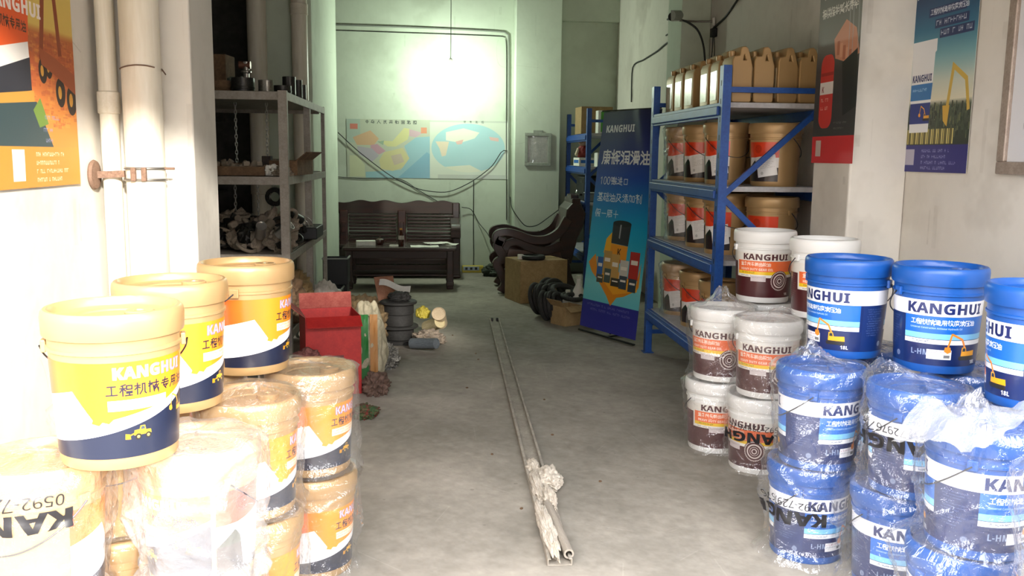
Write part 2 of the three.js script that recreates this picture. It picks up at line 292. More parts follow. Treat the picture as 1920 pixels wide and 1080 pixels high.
const maroonLabel = painted(1024, 512, (c, w, h) => {
  c.fillStyle = '#e4dfd6'; c.fillRect(0, 0, w, h);
  c.fillStyle = '#f0703a'; c.fillRect(250, 92, 740, 122); c.fillStyle = '#f5c81e'; c.fillRect(250, 214, 740, 36); c.fillStyle = '#ece8e0'; c.fillRect(250, 250, 740, 32); c.fillStyle = '#4a1c20'; c.fillRect(0, 282, w, 230);
  c.fillStyle = '#54242a'; c.fillRect(0, 110, 226, 402); for (let i = 0; i < 12; i++) fine(c, 30, 130 + i * 22, 160 - (i % 4) * 20, 8, '#a5888a', i);
  logo(c, 'KANGHUI', 330, 78, 66, '#4a1c22', 1.32);
  han(c, '重负荷车辆齿轮油', 300, 108, 44, '#fbe3d3', 0.12, 1.06); latin(c, 'HEAVY DUTY GEAR OIL', 300, 202, 27, '#fbe0cf');
  fine(c, 310, 222, 170, 18, '#6d571a', 6); fine(c, 300, 258, 140, 16, '#7d7368', 7);
  c.fillStyle = '#cfc4c4'; c.fillRect(440, 262, 180, 66); fine(c, 452, 276, 140, 12, '#9a8d8d', 5);
  c.fillStyle = '#4a1c20'; c.beginPath(); c.arc(790, 318, 118, 0, 7); c.fill(); gear(c, 790, 318, 112, '#d8cdc6'); latin(c, '18L', 880, 486, 28, '#e6dcd8');
});
maroonLabel.wrapS = THREE.RepeatWrapping; maroonLabel.repeat.x = 2; maroonLabel.offset.x = 0.625;
const goldLabel = painted(2048, 512, (c, w, h) => {
  c.clearRect(0, 0, w, h);
  // front half
  c.fillStyle = '#ee5a22'; c.fillRect(530, 0, 480, h); c.fillStyle = '#f08a1e'; c.fillRect(700, 0, 830, h);
  { const g = c.createLinearGradient(530, 0, 900, 0); g.addColorStop(0, '#ee5220'); g.addColorStop(1, '#f2921f'); c.fillStyle = g; c.fillRect(530, 0, 500, h); }
  poly(c, '#f0eff0', [[530, 200], [776, 150], [880, 300], [872, 318], [912, 330], [930, 312], [962, 322], [985, 300], [1240, 250], [1530, 150], [1530, 420], [530, 460]]);
  c.fillStyle = '#161d33'; c.beginPath(); c.moveTo(530, 442); c.quadraticCurveTo(1130, 380, 1530, 180); c.lineTo(1530, 512); c.lineTo(530, 512); c.fill();
  logo(c, 'KANGHUI', 985, 88, 60, '#f6f0f6', 1.1, '#8a6ea8');
  han(c, '工程机械专用油', 950, 118, 62, '#1c1a30', 0.12, 1.18);
  c.fillStyle = '#f9e4c8'; c.fillRect(960, 200, 320, 56); fine(c, 970, 208, 290, 14, '#e8a04a', 2); fine(c, 970, 232, 240, 12, '#e8a04a', 3);
  loader(c, 1130, 408, 1.15); digger(c, 1400, 330, 1.35, '#eda32a', '#e69a2c'); c.fillStyle = '#8d8d92'; fine(c, 560, 330, 90, 10, '#8d8d92', 9);
  // back half
  for (const x0 of [1560, -488]) {
    c.fillStyle = '#e0401d'; c.fillRect(x0, 0, 470, 230); c.fillStyle = '#e2dedc'; c.fillRect(x0, 200, 470, 150); c.fillStyle = '#2a2023'; c.fillRect(x0, 330, 470, 182);
    poly(c, '#1d2a22', [[x0, 330], [x0 + 120, 240], [x0 + 200, 330]]);
    c.save(); c.translate(x0 + 270, 290); c.rotate(-0.16); c.fillStyle = '#ebe8e6'; c.fillRect(-110, -110, 280, 270); for (let i = 0; i < 7; i++) fine(c, -60, -90 + i * 22, 200 - (i % 3) * 30, 9, '#9b9490', i); gear(c, -40, 110, 20, '#5d5653'); c.restore();
    gear(c, x0 + 180, 90, 54, '#7a1d10');
  }
});
const ownLabel = (t, o) => new THREE.MeshPhysicalMaterial({ map: t, roughness: 0.3, clearcoat: 0.4, clearcoatRoughness: 0.15, ...o });
M.blueLabel = ownLabel(blueLabel); M.maroonLabel = ownLabel(maroonLabel); M.goldLabel = ownLabel(goldLabel, { alphaTest: 0.5 });
const bagPrint = painted(768, 256, (c, w, h) => { c.clearRect(0, 0, w, h); c.translate(w, h); c.rotate(PI); logo(c, 'KANGHUI', 40, 140, 104, '#17161a', 1.42); latin(c, '0592-7297676', 90, 228, 62, '#17161a', false); });
M.bagPrint = STD({ map: bagPrint, transparent: true, roughness: 0.5 });

// ---------------------------------------------------------------- oil buckets
const bodyPts = [[0, 0.004], [0.118, 0.004], [0.121, 0], [0.128, 0.002], [0.131, 0.008], [0.1325, 0.03], [0.1445, 0.27], [0.1495, 0.272], [0.1495, 0.279], [0.1455, 0.281], [0.147, 0.33]];
const lidPts = [[0.149, 0.306], [0.1545, 0.304], [0.1565, 0.309], [0.1575, 0.345], [0.1555, 0.358], [0.150, 0.364], [0.143, 0.3645], [0.1385, 0.360], [0.136, 0.344], [0.130, 0.341], [0.085, 0.341], [0.082, 0.3375], [0.02, 0.3375], [0, 0.3375]];
const G = {
  body: crease(lathe(bodyPts, 56), 0.7), lid: crease(lathe(lidPts, 64), 0.7),
  label: new THREE.CylinderGeometry(0.1448, 0.1337, 0.225, 72, 1, true, -PI, 2 * PI).translate(0, 0.1425, 0),
  cap: crease(lathe([[0.034, 0.337], [0.034, 0.352], [0.031, 0.355], [0.012, 0.355], [0.011, 0.352], [0, 0.352]], 28), 0.6).translate(0.055, 0, 0.035),
  ear: [0.152, -0.152].map((x) => bx(0.012, 0.03, 0.03, x, 0.262, 0, 0.003)),
};
G.handle = (() => { const p = []; for (let i = 0; i <= 14; i++) { const a = i / 14 * PI; p.push([cos(a) * 0.161, 0.276 - sin(a) * 0.115, sin(a) * 0.118 + 0.02 * sin(a)]); } return tube(p, 0.0023, 6); })();
const KIND = { gold: [M.gold, M.goldLabel], blue: [M.blue, M.blueLabel], maroon: [M.white, M.maroonLabel] };
function bagGeometry(seed, o = {}) { // polythene bag pulled over one bucket: hanging skirt, flat top, gathered tuft
  const { tuft = 0.06, ang = 2.4, off = 0.09, loose = 1, tail = 0.02 } = o, r = rng(seed), NU = 128, NV = 72, pos = [], uv = [], idx = [], cr = [];
  for (let i = 0; i < 44; i++) cr.push([r() * 2 * PI, r() * 0.40, (r() - 0.5) * 3.2, 0.08 + r() * 0.22, (0.003 + r() * 0.008) * loose * (r() > 0.3 ? 1 : -0.5), 0.025 + r() * 0.05]);
  const px = cos(ang) * off, pz = sin(ang) * off;
  for (let j = 0; j <= NV; j++) for (let i = 0; i <= NU; i++) {
    const u = i / NU, v = j / NV, th = u * 2 * PI; let R, y;
    if (v < 0.62) { const s = v / 0.62; y = 0.004 + s * 0.355; R = 0.1395 + 0.0225 * smooth(0, 0.82, s) + tail * (1 - smooth(0, 0.16, s)); }
    else { const s = (v - 0.62) / 0.38; R = 0.162 * cos(s * PI / 2) ** 0.75; y = 0.359 + 0.011 * sin(s * PI / 2); }
    let w = 0;
    for (const k of cr) { let dt = ((th - k[0] + 9 * PI) % (2 * PI)) - PI; const dy = y - k[1], al = dt * 0.155, l = al * cos(k[2]) + dy * sin(k[2]), q = abs(al * sin(k[2]) - dy * cos(k[2])); if (abs(l) < k[3]) w += k[4] * max(0, 1 - q / (k[5] * 0.28)) * (1 - abs(l) / k[3]); }
    w += loose * (0.026 * max(0, PN.noise(cos(th) * 1.6 + seed, sin(th) * 1.6, y * 5) + 0.25) + 0.005 * (PN.noise(cos(th) * 5 + seed, sin(th) * 5, y * 16) + 0.3)); w = max(w, -0.003);
    const side = v < 0.62; let x = cos(th) * (R + (side ? w : 0)), z = sin(th) * (R + (side ? w : 0));
    if (side) y += 0.006 * PN.noise(th * 2, seed, 1) * (1 - v); else y += w * 0.6;
    const d2 = (x - px) ** 2 + (z - pz) ** 2, b = Math.exp(-d2 / (2 * 0.045 ** 2));
    if (!side || v > 0.55) { const lift = tuft * b * (0.75 + 0.5 * PN.noise(x * 42 + seed, z * 42, seed)); y += lift; x += b * 0.012 * PN.noise(z * 30, seed, y * 30); }
    pos.push(x, max(y, 0.002), z); uv.push(u * 4, v * 2.4);
  }
  for (let j = 0; j < NV; j++) for (let i = 0; i < NU; i++) { const a = j * (NU + 1) + i, b = a + NU + 1; idx.push(a, b, a + 1, b, b + 1, a + 1); }
  const g = new THREE.BufferGeometry(); g.setAttribute('position', new THREE.Float32BufferAttribute(pos, 3)); g.setAttribute('uv', new THREE.Float32BufferAttribute(uv, 2)); g.setIndex(idx); g.computeVertexNormals(); return g;
}
const flatBags = [11, 12, 13].map((s) => bagGeometry(s, { tuft: 0, tail: 0.024 }));
function printOnBag(g, deg, rise = 0) { // the part of the bag wall that carries the print, lifted a millimetre
  const p = g.attributes.position, n = g.attributes.normal, ix = g.index, pos = [], nor = [], uv = [], S = 1.05, y0 = 0.145 + rise, y1 = y0 + 0.115, c = deg * PI / 180;
  for (let i = 0; i < ix.count; i += 3) {
    const t = [0, 1, 2].map((k) => { const a = ix.getX(i + k), x = p.getX(a), y = p.getY(a), z = p.getZ(a); let d = atan2(x, z) - c; d = atan2(sin(d), cos(d)); return [a, d, y, hypot(x, z)]; });
    if (t.some((q) => abs(q[1]) > S || q[2] < y0 || q[2] > y1 || q[3] < 0.12)) continue;
    for (const [a, d, y] of t) { const s = hypot(n.getX(a), n.getZ(a)) > 1e-6 && n.getX(a) * p.getX(a) + n.getZ(a) * p.getZ(a) < 0 ? -1 : 1; pos.push(p.getX(a) + s * n.getX(a) * 0.0012, y + s * n.getY(a) * 0.0012, p.getZ(a) + s * n.getZ(a) * 0.0012); nor.push(s * n.getX(a), s * n.getY(a), s * n.getZ(a)); uv.push(0.5 + d / S / 2, (y - y0) / (y1 - y0)); }
  }
  const o = new THREE.BufferGeometry(); o.setAttribute('position', new THREE.Float32BufferAttribute(pos, 3)); o.setAttribute('normal', new THREE.Float32BufferAttribute(nor, 3)); o.setAttribute('uv', new THREE.Float32BufferAttribute(uv, 2)); return o;
}
function bucket(kind, label, x, y, z, face, o = {}) { // face: degrees the label front is turned from the door side
  const t = thing('oil_bucket', label, 'bucket', [x, y, z], 0, o.group);
  const [mb, ml] = KIND[kind], inner = face * PI / 180;
  const body = part(t, 'body', G.body, mb), lb = part(t, 'label', G.label, ml); lb.rotation.y = inner;
  const lid = part(t, 'lid', G.lid, mb); lid.rotation.y = inner; part(lid, 'spout_cap', G.cap, mb);
  const h = part(t, 'handle', G.handle, M.wire, 'thin wire bail handle'); h.rotation.y = inner + PI + (o.handle ?? 0.3);
  for (const e of G.ear) part(h, 'handle_mount', e, mb);
  if (o.bag) { const bg = typeof o.bag === 'number' ? flatBags[floor(o.bag) % 3] : bagGeometry(o.bag.seed, o.bag), b = part(t, 'plastic_bag', bg, o.milky ? M.filmMilky : M.film, 'clear wrinkled plastic bag'); if (o.print !== undefined) part(b, 'bag_print', printOnBag(bg, o.print, o.printY), M.bagPrint, 'black upside-down print on the bag'); }
  if (o.scale) t.scale.set(...o.scale);
  return t;
}
const toCam = (x, z) => atan2(-x, -z) * 180 / PI; // direction of the doorway from a stack
const L2 = 0.373, L3 = 0.746;
function B(kind, label, x, lv, z, extra, o) { return bucket(kind, label, x, [0, L2, L3][lv - 1], z, toCam(x, z) + extra, o); }
// gold stacks, left of the door
B('gold', 'unwrapped gold bucket nearest the door, topmost at the left front', -0.758, 3, -2.17, 2, { handle: -0.1 });
B('gold', 'unwrapped gold bucket in the middle of the three on top', -0.754, 3, -2.62, 45, { handle: 0.5 });
B('gold', 'unwrapped gold bucket on top, farthest from the door, white card to the front', -0.632, 3, -3.06, 52, { handle: 0.4 });
B('gold', 'bagged gold bucket at the far left with upside-down print, second layer', -0.965, 2, -2.2, 110, { bag: { seed: 3, tuft: 0.0 }, print: -6, printY: 0.07 });
B('gold', 'bagged gold bucket right under the front of the nearest unwrapped gold one', -0.615, 2, -2.32, -80, { bag: { seed: 21, tuft: 0.0, loose: 1.3 }, milky: true });
B('gold', 'bagged gold bucket with a gathered tuft, second layer between nearest and farthest', -0.572, 2, -2.75, 60, { bag: { seed: 5, tuft: 0.05, ang: 1.1, off: 0.06 } });
B('gold', 'bagged gold bucket on the aisle side in front of the red carton, upper one', -0.435, 2, -3.12, 40, { bag: { seed: 8, tuft: 0.035, ang: 2.8, off: 0.1 } });
B('gold', 'bagged gold bucket hidden under the middle unwrapped one, second layer', -0.94, 2, -2.66, 150, { bag: 1 });
B('gold', 'bagged gold bucket by the wall under the farthest unwrapped one, second layer', -0.82, 2, -3.1, 150, { bag: 2 });
B('gold', 'bagged gold bucket at floor level at the far left below the upside-down print', -0.965, 1, -2.2, 120, { bag: 1, milky: true });
B('gold', 'bagged gold bucket at floor level nearest the door', -0.615, 1, -2.32, -70, { bag: 2, milky: true });
B('gold', 'bagged gold bucket at floor level below the tufted bag', -0.572, 1, -2.75, 70, { bag: 1 });
B('gold', 'bagged gold bucket on the aisle side in front of the red carton, bottom one', -0.435, 1, -3.12, 44, { bag: 3 });
B('gold', 'bagged gold bucket at floor level in the inner row below the middle one', -0.94, 1, -2.66, 150, { bag: 2 });
B('gold', 'bagged gold bucket at floor level in the inner row by the wall', -0.82, 1, -3.1, 150, { bag: 1 });
// white and maroon gear oil, right of the aisle
B('maroon', 'unwrapped white and maroon bucket on top, left one, in front of the blue rack', 1.69, 3, -4.5, 9, { handle: 0.2 });
B('maroon', 'unwrapped white and maroon bucket on top, partly behind a blue bucket', 1.80, 3, -4.03, 22, { handle: 0.3 });
B('maroon', 'bagged white and maroon bucket, left stack, upper, with humped bag', 1.437, 2, -4.36, -8, { bag: { seed: 31, tuft: 0.11, ang: 2.0, off: 0.035 } });
B('maroon', 'bagged white and maroon bucket, left stack, bottom, standing on the floor', 1.43, 1, -4.38, 24, { bag: 1 });
B('maroon', 'bagged white and maroon bucket, second stack, upper, next to the blue ones', 1.555, 2, -4.04, 4, { bag: { seed: 33, tuft: 0.05, ang: -0.2, off: 0.08 } });
B('maroon', 'bagged white and maroon bucket, second stack, bottom, black print across it', 1.545, 1, -4.07, -32, { bag: 2, print: -28 });
B('maroon', 'bagged white and maroon bucket hidden under the top left one, second layer', 1.74, 2, -4.55, 60, { bag: 2 });
B('maroon', 'bagged white and maroon bucket hidden under the top left one, at floor level', 1.74, 1, -4.55, 60, { bag: 1 });
B('maroon', 'bagged white and maroon bucket by the pillar, second layer', 1.875, 2, -4.03, 40, { bag: 0.5 });
B('maroon', 'bagged white and maroon bucket by the pillar, at floor level', 1.875, 1, -4.03, 40, { bag: 2 });
// blue hydraulic oil
B('blue', 'unwrapped blue bucket on top, leftmost, with an orange digger on its middle', 1.545, 3, -3.24, -42, { handle: 0.4 });
B('blue', 'unwrapped blue bucket on top, middle one, full logo facing the door', 1.765, 3, -3.0, 20, { handle: 0.25 });
B('blue', 'unwrapped blue bucket on top, at the right edge of the photo', 1.81, 3, -2.52, -76, { handle: 0.5 });
B('blue', 'bagged blue bucket, left column, upper, grey text panel and short logo', 1.395, 2, -3.09, 66, { bag: { seed: 41, tuft: 0.085, ang: 2.6, off: 0.06, loose: 1.2 } });
B('blue', 'bagged blue bucket, left column, bottom, with upside-down phone number', 1.40, 1, -3.14, 60, { bag: { seed: 45, tuft: 0, tail: 0.05, loose: 1.4 }, print: -52 });
B('blue', 'bagged blue bucket, middle column, upper, bold black print across its band', 1.60, 2, -2.80, 54, { bag: { seed: 42, tuft: 0.08, ang: 3.6, off: 0.1, loose: 1.25 }, print: -48 });
B('blue', 'bagged blue bucket, middle column, bottom, logo to the front', 1.60, 1, -2.87, 32, { bag: { seed: 46, tuft: 0, tail: 0.03, loose: 1.5 } });
B('blue', 'bagged blue bucket, right column, upper, with a big milky flap of bag', 1.555, 2, -2.36, 66, { bag: { seed: 43, tuft: 0.10, ang: 2.5, off: 0.10, loose: 1.5 } });
B('blue', 'bagged blue bucket, right column, bottom, under crumpled milky film', 1.55, 1, -2.40, 30, { bag: { seed: 47, tuft: 0, tail: 0.05, loose: 2 } });
B('blue', 'bagged blue bucket hidden behind the left column, second layer', 1.72, 2, -3.42, 90, { bag: 1 });
B('blue', 'bagged blue bucket hidden behind the left column, at floor level', 1.72, 1, -3.42, 90, { bag: 2 });
B('blue', 'bagged blue bucket behind the middle column by the wall, second layer', 1.93, 2, -3.0, 90, { bag: { seed: 48, tuft: 0.03, ang: 0.6, off: 0.1 } });
B('blue', 'bagged blue bucket behind the middle column by the wall, at floor level', 1.93, 1, -3.0, 90, { bag: 1 });
B('blue', 'bagged blue bucket behind the right column by the wall, second layer', 1.90, 2, -2.56, 90, { bag: 2 });
B('blue', 'bagged blue bucket behind the right column by the wall, at floor level', 1.90, 1, -2.56, 90, { bag: 1 });
B('blue', 'bagged blue bucket cut off by the right edge of the photo, upper', 1.575, 2, -1.93, 60, { bag: { seed: 49, tuft: 0.05, ang: 3, off: 0.08, loose: 1.4 } });
B('blue', 'bagged blue bucket cut off by the right edge of the photo, bottom', 1.575, 1, -1.93, 60, { bag: 1 });
solo('loose_bag_flap', 'big milky flap of plastic folded over the right column of blue buckets', 'plastic bag', sheet(0.30, 0.22, 0.0015, (u, v) => [0, 0.035 * sin(u * 5 + v * 2) + 0.02 * PN.noise(u * 5, v * 5, 3) - 0.16 * (1 - smooth(0, 0.55, u)) * 0.55, 0.02 * PN.noise(u * 4, v * 4, 8)], 26, 20), M.filmMilky, null, [1.435, 0.795, -2.27], 0.5);
// ---------------------------------------------------------------- blue racks
function rack(name, label, x0, x1, z0, z1, levels, H) { // aisle side x0, wall side x1, far z0, near z1
  const t = thing(name, label, 'rack', [x0, 0, z1]), W = x1 - x0, D = z1 - z0;
  const post = () => { const s = new THREE.Shape(); s.moveTo(-0.03, -0.022); s.lineTo(0.03, -0.022); s.lineTo(0.03, 0.022); s.lineTo(-0.03, 0.022); s.closePath(); return boxUV(new THREE.ExtrudeGeometry(s, { depth: H, bevelEnabled: true, bevelSize: 0.002, bevelThickness: 0.002, bevelSegments: 1 }).rotateX(-PI / 2)); };
  const gp = post();
  for (const [x, z] of [[0.022, 0], [W - 0.022, 0], [0.022, -D], [W - 0.022, -D]]) { const p = part(t, 'post', gp, M.rackBlue); p.position.set(x, 0, z); p.rotation.y = PI / 2; const f = part(p, 'foot_plate', bx(0.09, 0.006, 0.08, 0, 0, 0, 0.001), M.rackBlue); const s = []; for (let k = 0; k < H / 0.1 - 1; k++) s.push(bx(0.014, 0.03, 0.004, 0, 0.07 + k * 0.1, -0.0225, 0.001)); part(p, 'slot', s, M.black); }
  for (const y of levels) {
    for (const x of [0.015, W - 0.015]) part(t, 'beam', [bx(0.028, 0.085, D - 0.05, x, y - 0.085, -D / 2, 0.004), bx(0.03, 0.05, D - 0.05, x < 0.1 ? x - 0.014 : x + 0.014, y - 0.07, -D / 2, 0.006)], M.rackBlue);
    for (let k = 0; k < 4; k++) part(t, 'shelf_panel', bx(W - 0.06, 0.03, D / 4 - 0.008, W / 2, y - 0.028, -D * (k + 0.5) / 4, 0.003), M.rackShelf);
  }
  for (const z of [0, -D]) {
    const ys = [0.15, ...levels.slice(1).map((y) => y - 0.35), H - 0.12];
    for (const y of [H - 0.13, 0.16]) part(t, 'brace', bar([0.03, y, z], [W - 0.03, y, z], 0.03, 0.03), M.rackBlue);
    for (let k = 0; k < 3; k++) { const a = 0.2 + k * (H - 0.4) / 3, b = a + (H - 0.4) / 3; part(t, 'brace', bar(k % 2 ? [W - 0.03, a, z - 0.012] : [0.03, a, z - 0.012], k % 2 ? [0.03, b, z - 0.012] : [W - 0.03, b, z - 0.012], 0.032, 0.02), M.rackBlue); }
  }
  return t;
}
rack('storage_rack', 'blue steel rack of gold buckets and cans along the right wall', 1.59, 2.23, -6.63, -5.02, [0.34, 0.885, 1.31, 1.78], 1.98);
rack('storage_rack', 'blue steel rack in the far right corner behind the carved chair', 1.62, 2.22, -11.2, -9.72, [0.40, 0.97, 1.36, 1.72], 1.98);
// gold buckets on the rack
const S = [0.9, 1.03, 0.9];
[['first from the banner on the level below the cans', 1.785, 1.31, -6.43, -125], ['second from the banner on the level below the cans', 1.785, 1.31, -5.98, -128], ['third from the banner, just behind the front post, below the cans', 1.785, 1.31, -5.50, -130],
 ['first from the banner on the third level up', 1.785, 0.885, -6.36, -125], ['second from the banner on the third level up', 1.785, 0.885, -5.88, -125], ['behind the front post on the third level up', 1.785, 0.885, -5.45, -125],
 ['first from the banner on the lowest level', 1.785, 0.34, -6.40, -125], ['second from the banner on the lowest level', 1.785, 0.34, -5.92, -125], ['behind the gear oil stack on the lowest level', 1.785, 0.34, -5.46, -125]].forEach(([w, x, y, z, f], i) => bucket('gold', 'rack gold bucket, ' + w, x, y, z, toCam(x, z) + f - 35, { scale: S, bag: i % 3 ? undefined : 1 }));
bucket('gold', 'large gold bucket at the near end of the blue rack under the cans', 1.985, 1.31, -5.20, 172, { handle: 2 });
bucket('gold', 'large gold bucket at the near end of the blue rack, above the gear oil', 1.985, 0.885, -5.20, 178, { handle: 2 });
bucket('gold', 'gold bucket in the back row of the blue rack under the cans', 2.05, 1.31, -5.75, 120, { scale: S });
bucket('gold', 'gold bucket in the back row of the blue rack, third level up', 2.05, 0.885, -5.72, 120, { scale: S });
// gold oil cans on the top shelf
{
  const s = new THREE.Shape(); // seen from its broad side: spout toward the aisle, handle toward the wall
  [[-0.052, 0.006], [-0.046, 0], [0.046, 0], [0.052, 0.006], [0.054, 0.10], [0.054, 0.195], [0.034, 0.268], [0.024, 0.292], [0.014, 0.30], [-0.002, 0.298], [-0.008, 0.286], [-0.010, 0.262], [-0.016, 0.25], [-0.046, 0.246], [-0.054, 0.225], [-0.054, 0.10]].forEach(([x, y], i) => s[i ? 'lineTo' : 'moveTo'](x, y));
  const hole = new THREE.Path(); [[0.0, 0.225], [0.026, 0.225], [0.016, 0.262], [0.004, 0.262]].forEach(([x, y], i) => hole[i ? 'lineTo' : 'moveTo'](x, y)); s.holes.push(hole);
  const g = crease(boxUV(new THREE.ExtrudeGeometry(s, { depth: 0.16, bevelEnabled: true, bevelSize: 0.006, bevelThickness: 0.014, bevelSegments: 2 }).translate(0, 0.006, -0.08)), 0.5);
  const cap = crease(lathe([[0.015, 0.245], [0.015, 0.265], [0.018, 0.266], [0.018, 0.290], [0.015, 0.294], [0, 0.294]], 20), 0.6).translate(-0.032, 0, 0.0);
  const lab = boxUV(new THREE.BoxGeometry(0.0015, 0.17, 0.14).translate(-0.061, 0.115, 0));
  const can = () => { const t = thing('oil_can', 'x', 'can'); part(t, 'body', g, M.gold); part(t, 'cap', cap, M.gold); part(t, 'label', lab, M.goldPaper); return t; };
  M.goldPaper = STD({ map: mottled('#c9b48a', '#e2d2ae', 5).map, roughness: 0.25 });
  const proto = can(); let first = true; const r = rng(14);
  const rows = [[-5.15, 4, 'row nearest the door'], [-5.38, 4, 'second row from the door'], [-5.61, 4, 'third row from the door'], [-5.95, 4, 'fourth row from the door'], [-6.18, 4, 'fifth row from the door'], [-6.43, 4, 'row nearest the banner']];
  const col = ['on the aisle side', 'second from the aisle', 'third from the aisle', 'against the wall'];
  for (const [z, n, w] of rows) for (let k = 0; k < n; k++) {
    const o = first ? proto : proto.clone(); if (!first) { o.name = numbered('oil_can'); scene.add(o); } first = false;
    o.position.set(1.715 + k * 0.132 + r() * 0.006, 1.782, z + (r() - 0.5) * 0.03); o.rotation.y = (k % 2 ? 0 : PI * 0) + (r() - 0.5) * 0.14; o.userData = { label: 'gold oil can on the blue rack, ' + w + ', ' + col[k], category: 'can', group: 'gold oil cans on top of the blue rack' };
  }
}
// ---------------------------------------------------------------- roll-up banner leaning on the rack
{
  const W = 0.74, H = 1.8, tex = painted(768, 1868, (c, w, h) => {
    const g = c.createLinearGradient(0, 0, 0, h); [[0, '#343a5c'], [0.18, '#323e84'], [0.3, '#2350b0'], [0.42, '#1484cc'], [0.52, '#14a4d2'], [0.66, '#38b2cc'], [0.78, '#7accd0'], [0.87, '#66c0c8'], [0.872, '#2c2b86'], [1, '#302f8e']].forEach(([k, q]) => g.addColorStop(k, q)); c.fillStyle = g; c.fillRect(0, 0, w, h);
    logo(c, 'KANGHUI', 60, 176, 58, '#e8edf2', 1.12);
    han(c, '康辉润滑油', 62, 330, 118, '#eef2f6', 0.13, 1.12); latin(c, '100%', 62, 620, 66, '#dfeaf2', false); han(c, '纯进口', 240, 556, 68, '#dfeaf2', 0.09, 1.1);
    han(c, '基础油及添加剂', 56, 690, 76, '#dcecf2', 0.09, 1.14); han(c, '假一赔十', 50, 830, 72, '#d2ecf2', 0.09, 1.16);
    poly(c, '#e08a22', [[30, 1300], [120, 1220], [160, 1330], [280, 1440], [480, 1500], [700, 1490], [735, 1440], [735, 1240], [690, 1480], [560, 1540], [470, 1560], [400, 1640], [330, 1560], [200, 1450], [90, 1380]]);
    poly(c, '#f0b22a', [[250, 1080], [330, 1010], [330, 1240], [230, 1200]]); poly(c, '#efa42a', [[140, 1240], [700, 1420], [720, 1480], [420, 1540], [180, 1380]]);
    poly(c, '#30343a', [[320, 940], [560, 940], [545, 1120], [320, 1110]]); c.fillStyle = '#20242a'; c.beginPath(); c.ellipse(440, 940, 120, 26, 0, 0, 7); c.fill(); poly(c, '#9ba0a4', [[418, 950], [436, 950], [430, 1070], [414, 1060]]);
    poly(c, '#e8982c', [[320, 1112], [545, 1122], [540, 1250], [320, 1236]]); latin(c, 'K', 410, 1210, 60, '#3c2a18'); c.fillStyle = '#b53a22'; c.fillRect(380, 1240, 180, 30);
    for (const [x, y, q, k, u] of [[160, 1240, 80, 180, '#2b5fa8'], [240, 1180, 110, 200, '#b99450'], [350, 1200, 110, 230, '#c79d58'], [470, 1240, 110, 180, '#c9c4b8'], [590, 1160, 120, 230, '#b2322c'], [170, 1390, 90, 70, '#4c4a3f'], [270, 1330, 90, 120, '#4d5a55'], [370, 1400, 110, 70, '#39362f'], [480, 1370, 100, 110, '#3a4650'], [600, 1380, 100, 110, '#35424e']]) { c.fillStyle = u; c.fillRect(x, y, q, k); c.fillStyle = '#e9e2d4'; c.fillRect(x + q * 0.15, y + k * 0.3, q * 0.7, k * 0.16); }
    fine(c, 80, 1650, 560, 20, '#6f72b8', 3); fine(c, 130, 1690, 540, 20, '#6f72b8', 4);
  });
  const t = thing('roll_up_banner', 'tall blue roll-up banner with white Chinese lettering, leaning against the blue rack', 'banner', [1.385, 0, -7.15], -1.104), tilt = -0.105;
  const pg = new THREE.BoxGeometry(W, H, 0.0015, 30, 40, 1), p = pg.attributes.position;
  for (let i = 0; i < p.count; i++) { const u = p.getX(i) / W, v = p.getY(i) / H; p.setZ(i, p.getZ(i) + 0.018 * Math.exp(-(((u - 0.3 + v * 0.8 - 0.3) / 0.1) ** 2)) * smooth(0.2, 0.45, v) + 0.01 * sin(u * 5 + 1) * smooth(0.1, 0.5, v) - 0.02 * u * u); }
  pg.computeVertexNormals(); pg.translate(0, H / 2 + 0.05, 0); pg.rotateX(tilt);
  part(t, 'printed_sheet', pg, new THREE.MeshPhysicalMaterial({ map: tex, roughness: 0.32, clearcoat: 0.3, clearcoatRoughness: 0.2 }));
  part(t, 'pole', rod([0, 0.03, -0.05], [0, H + 0.04, -0.2], 0.008), M.black); part(t, 'top_rail', bx(W, 0.012, 0.012, 0, H + 0.04, -0.192, 0.003), M.darkSteel);
  part(t, 'foot', [bar([-W / 2, 0.015, 0.0], [W / 2, 0.015, 0.0], 0.012, 0.02, 0), bar([0, 0.012, 0], [0, 0.012, -0.3], 0.02, 0.012)], M.black);
}
// ---------------------------------------------------------------- posters, maps and frames on the walls
function panelOnWall(name, label, cat, w, h, draw, px, pos, turn, curl = 0.004, gloss = 0.55) {
  const t = painted(px, Math.round(px * h / w), draw), g = new THREE.BoxGeometry(w, h, 0.0012, 16, 16, 1), p = g.attributes.position, r = pos[0] * 3 + pos[2];
  for (let i = 0; i < p.count; i++) p.setZ(i, p.getZ(i) + curl * (1.2 + PN.noise(p.getX(i) * 5 + r, p.getY(i) * 5, r) + 1.5 * max(0, abs(p.getX(i) / w) - 0.42) * 6));
  g.computeVertexNormals(); const ms = [0, 0, 0, 0, 1, 0].map((k) => k ? new THREE.MeshPhysicalMaterial({ map: t, roughness: gloss, clearcoat: 0.08, clearcoatRoughness: 0.3 }) : M.paper);
  const o = solo(name, label, cat, g, ms, null, pos, turn); return o;
}
const blurText = (c, list, col) => list.forEach(([x, y, w, h], i) => fine(c, x, y, w, h, col, i + 1));
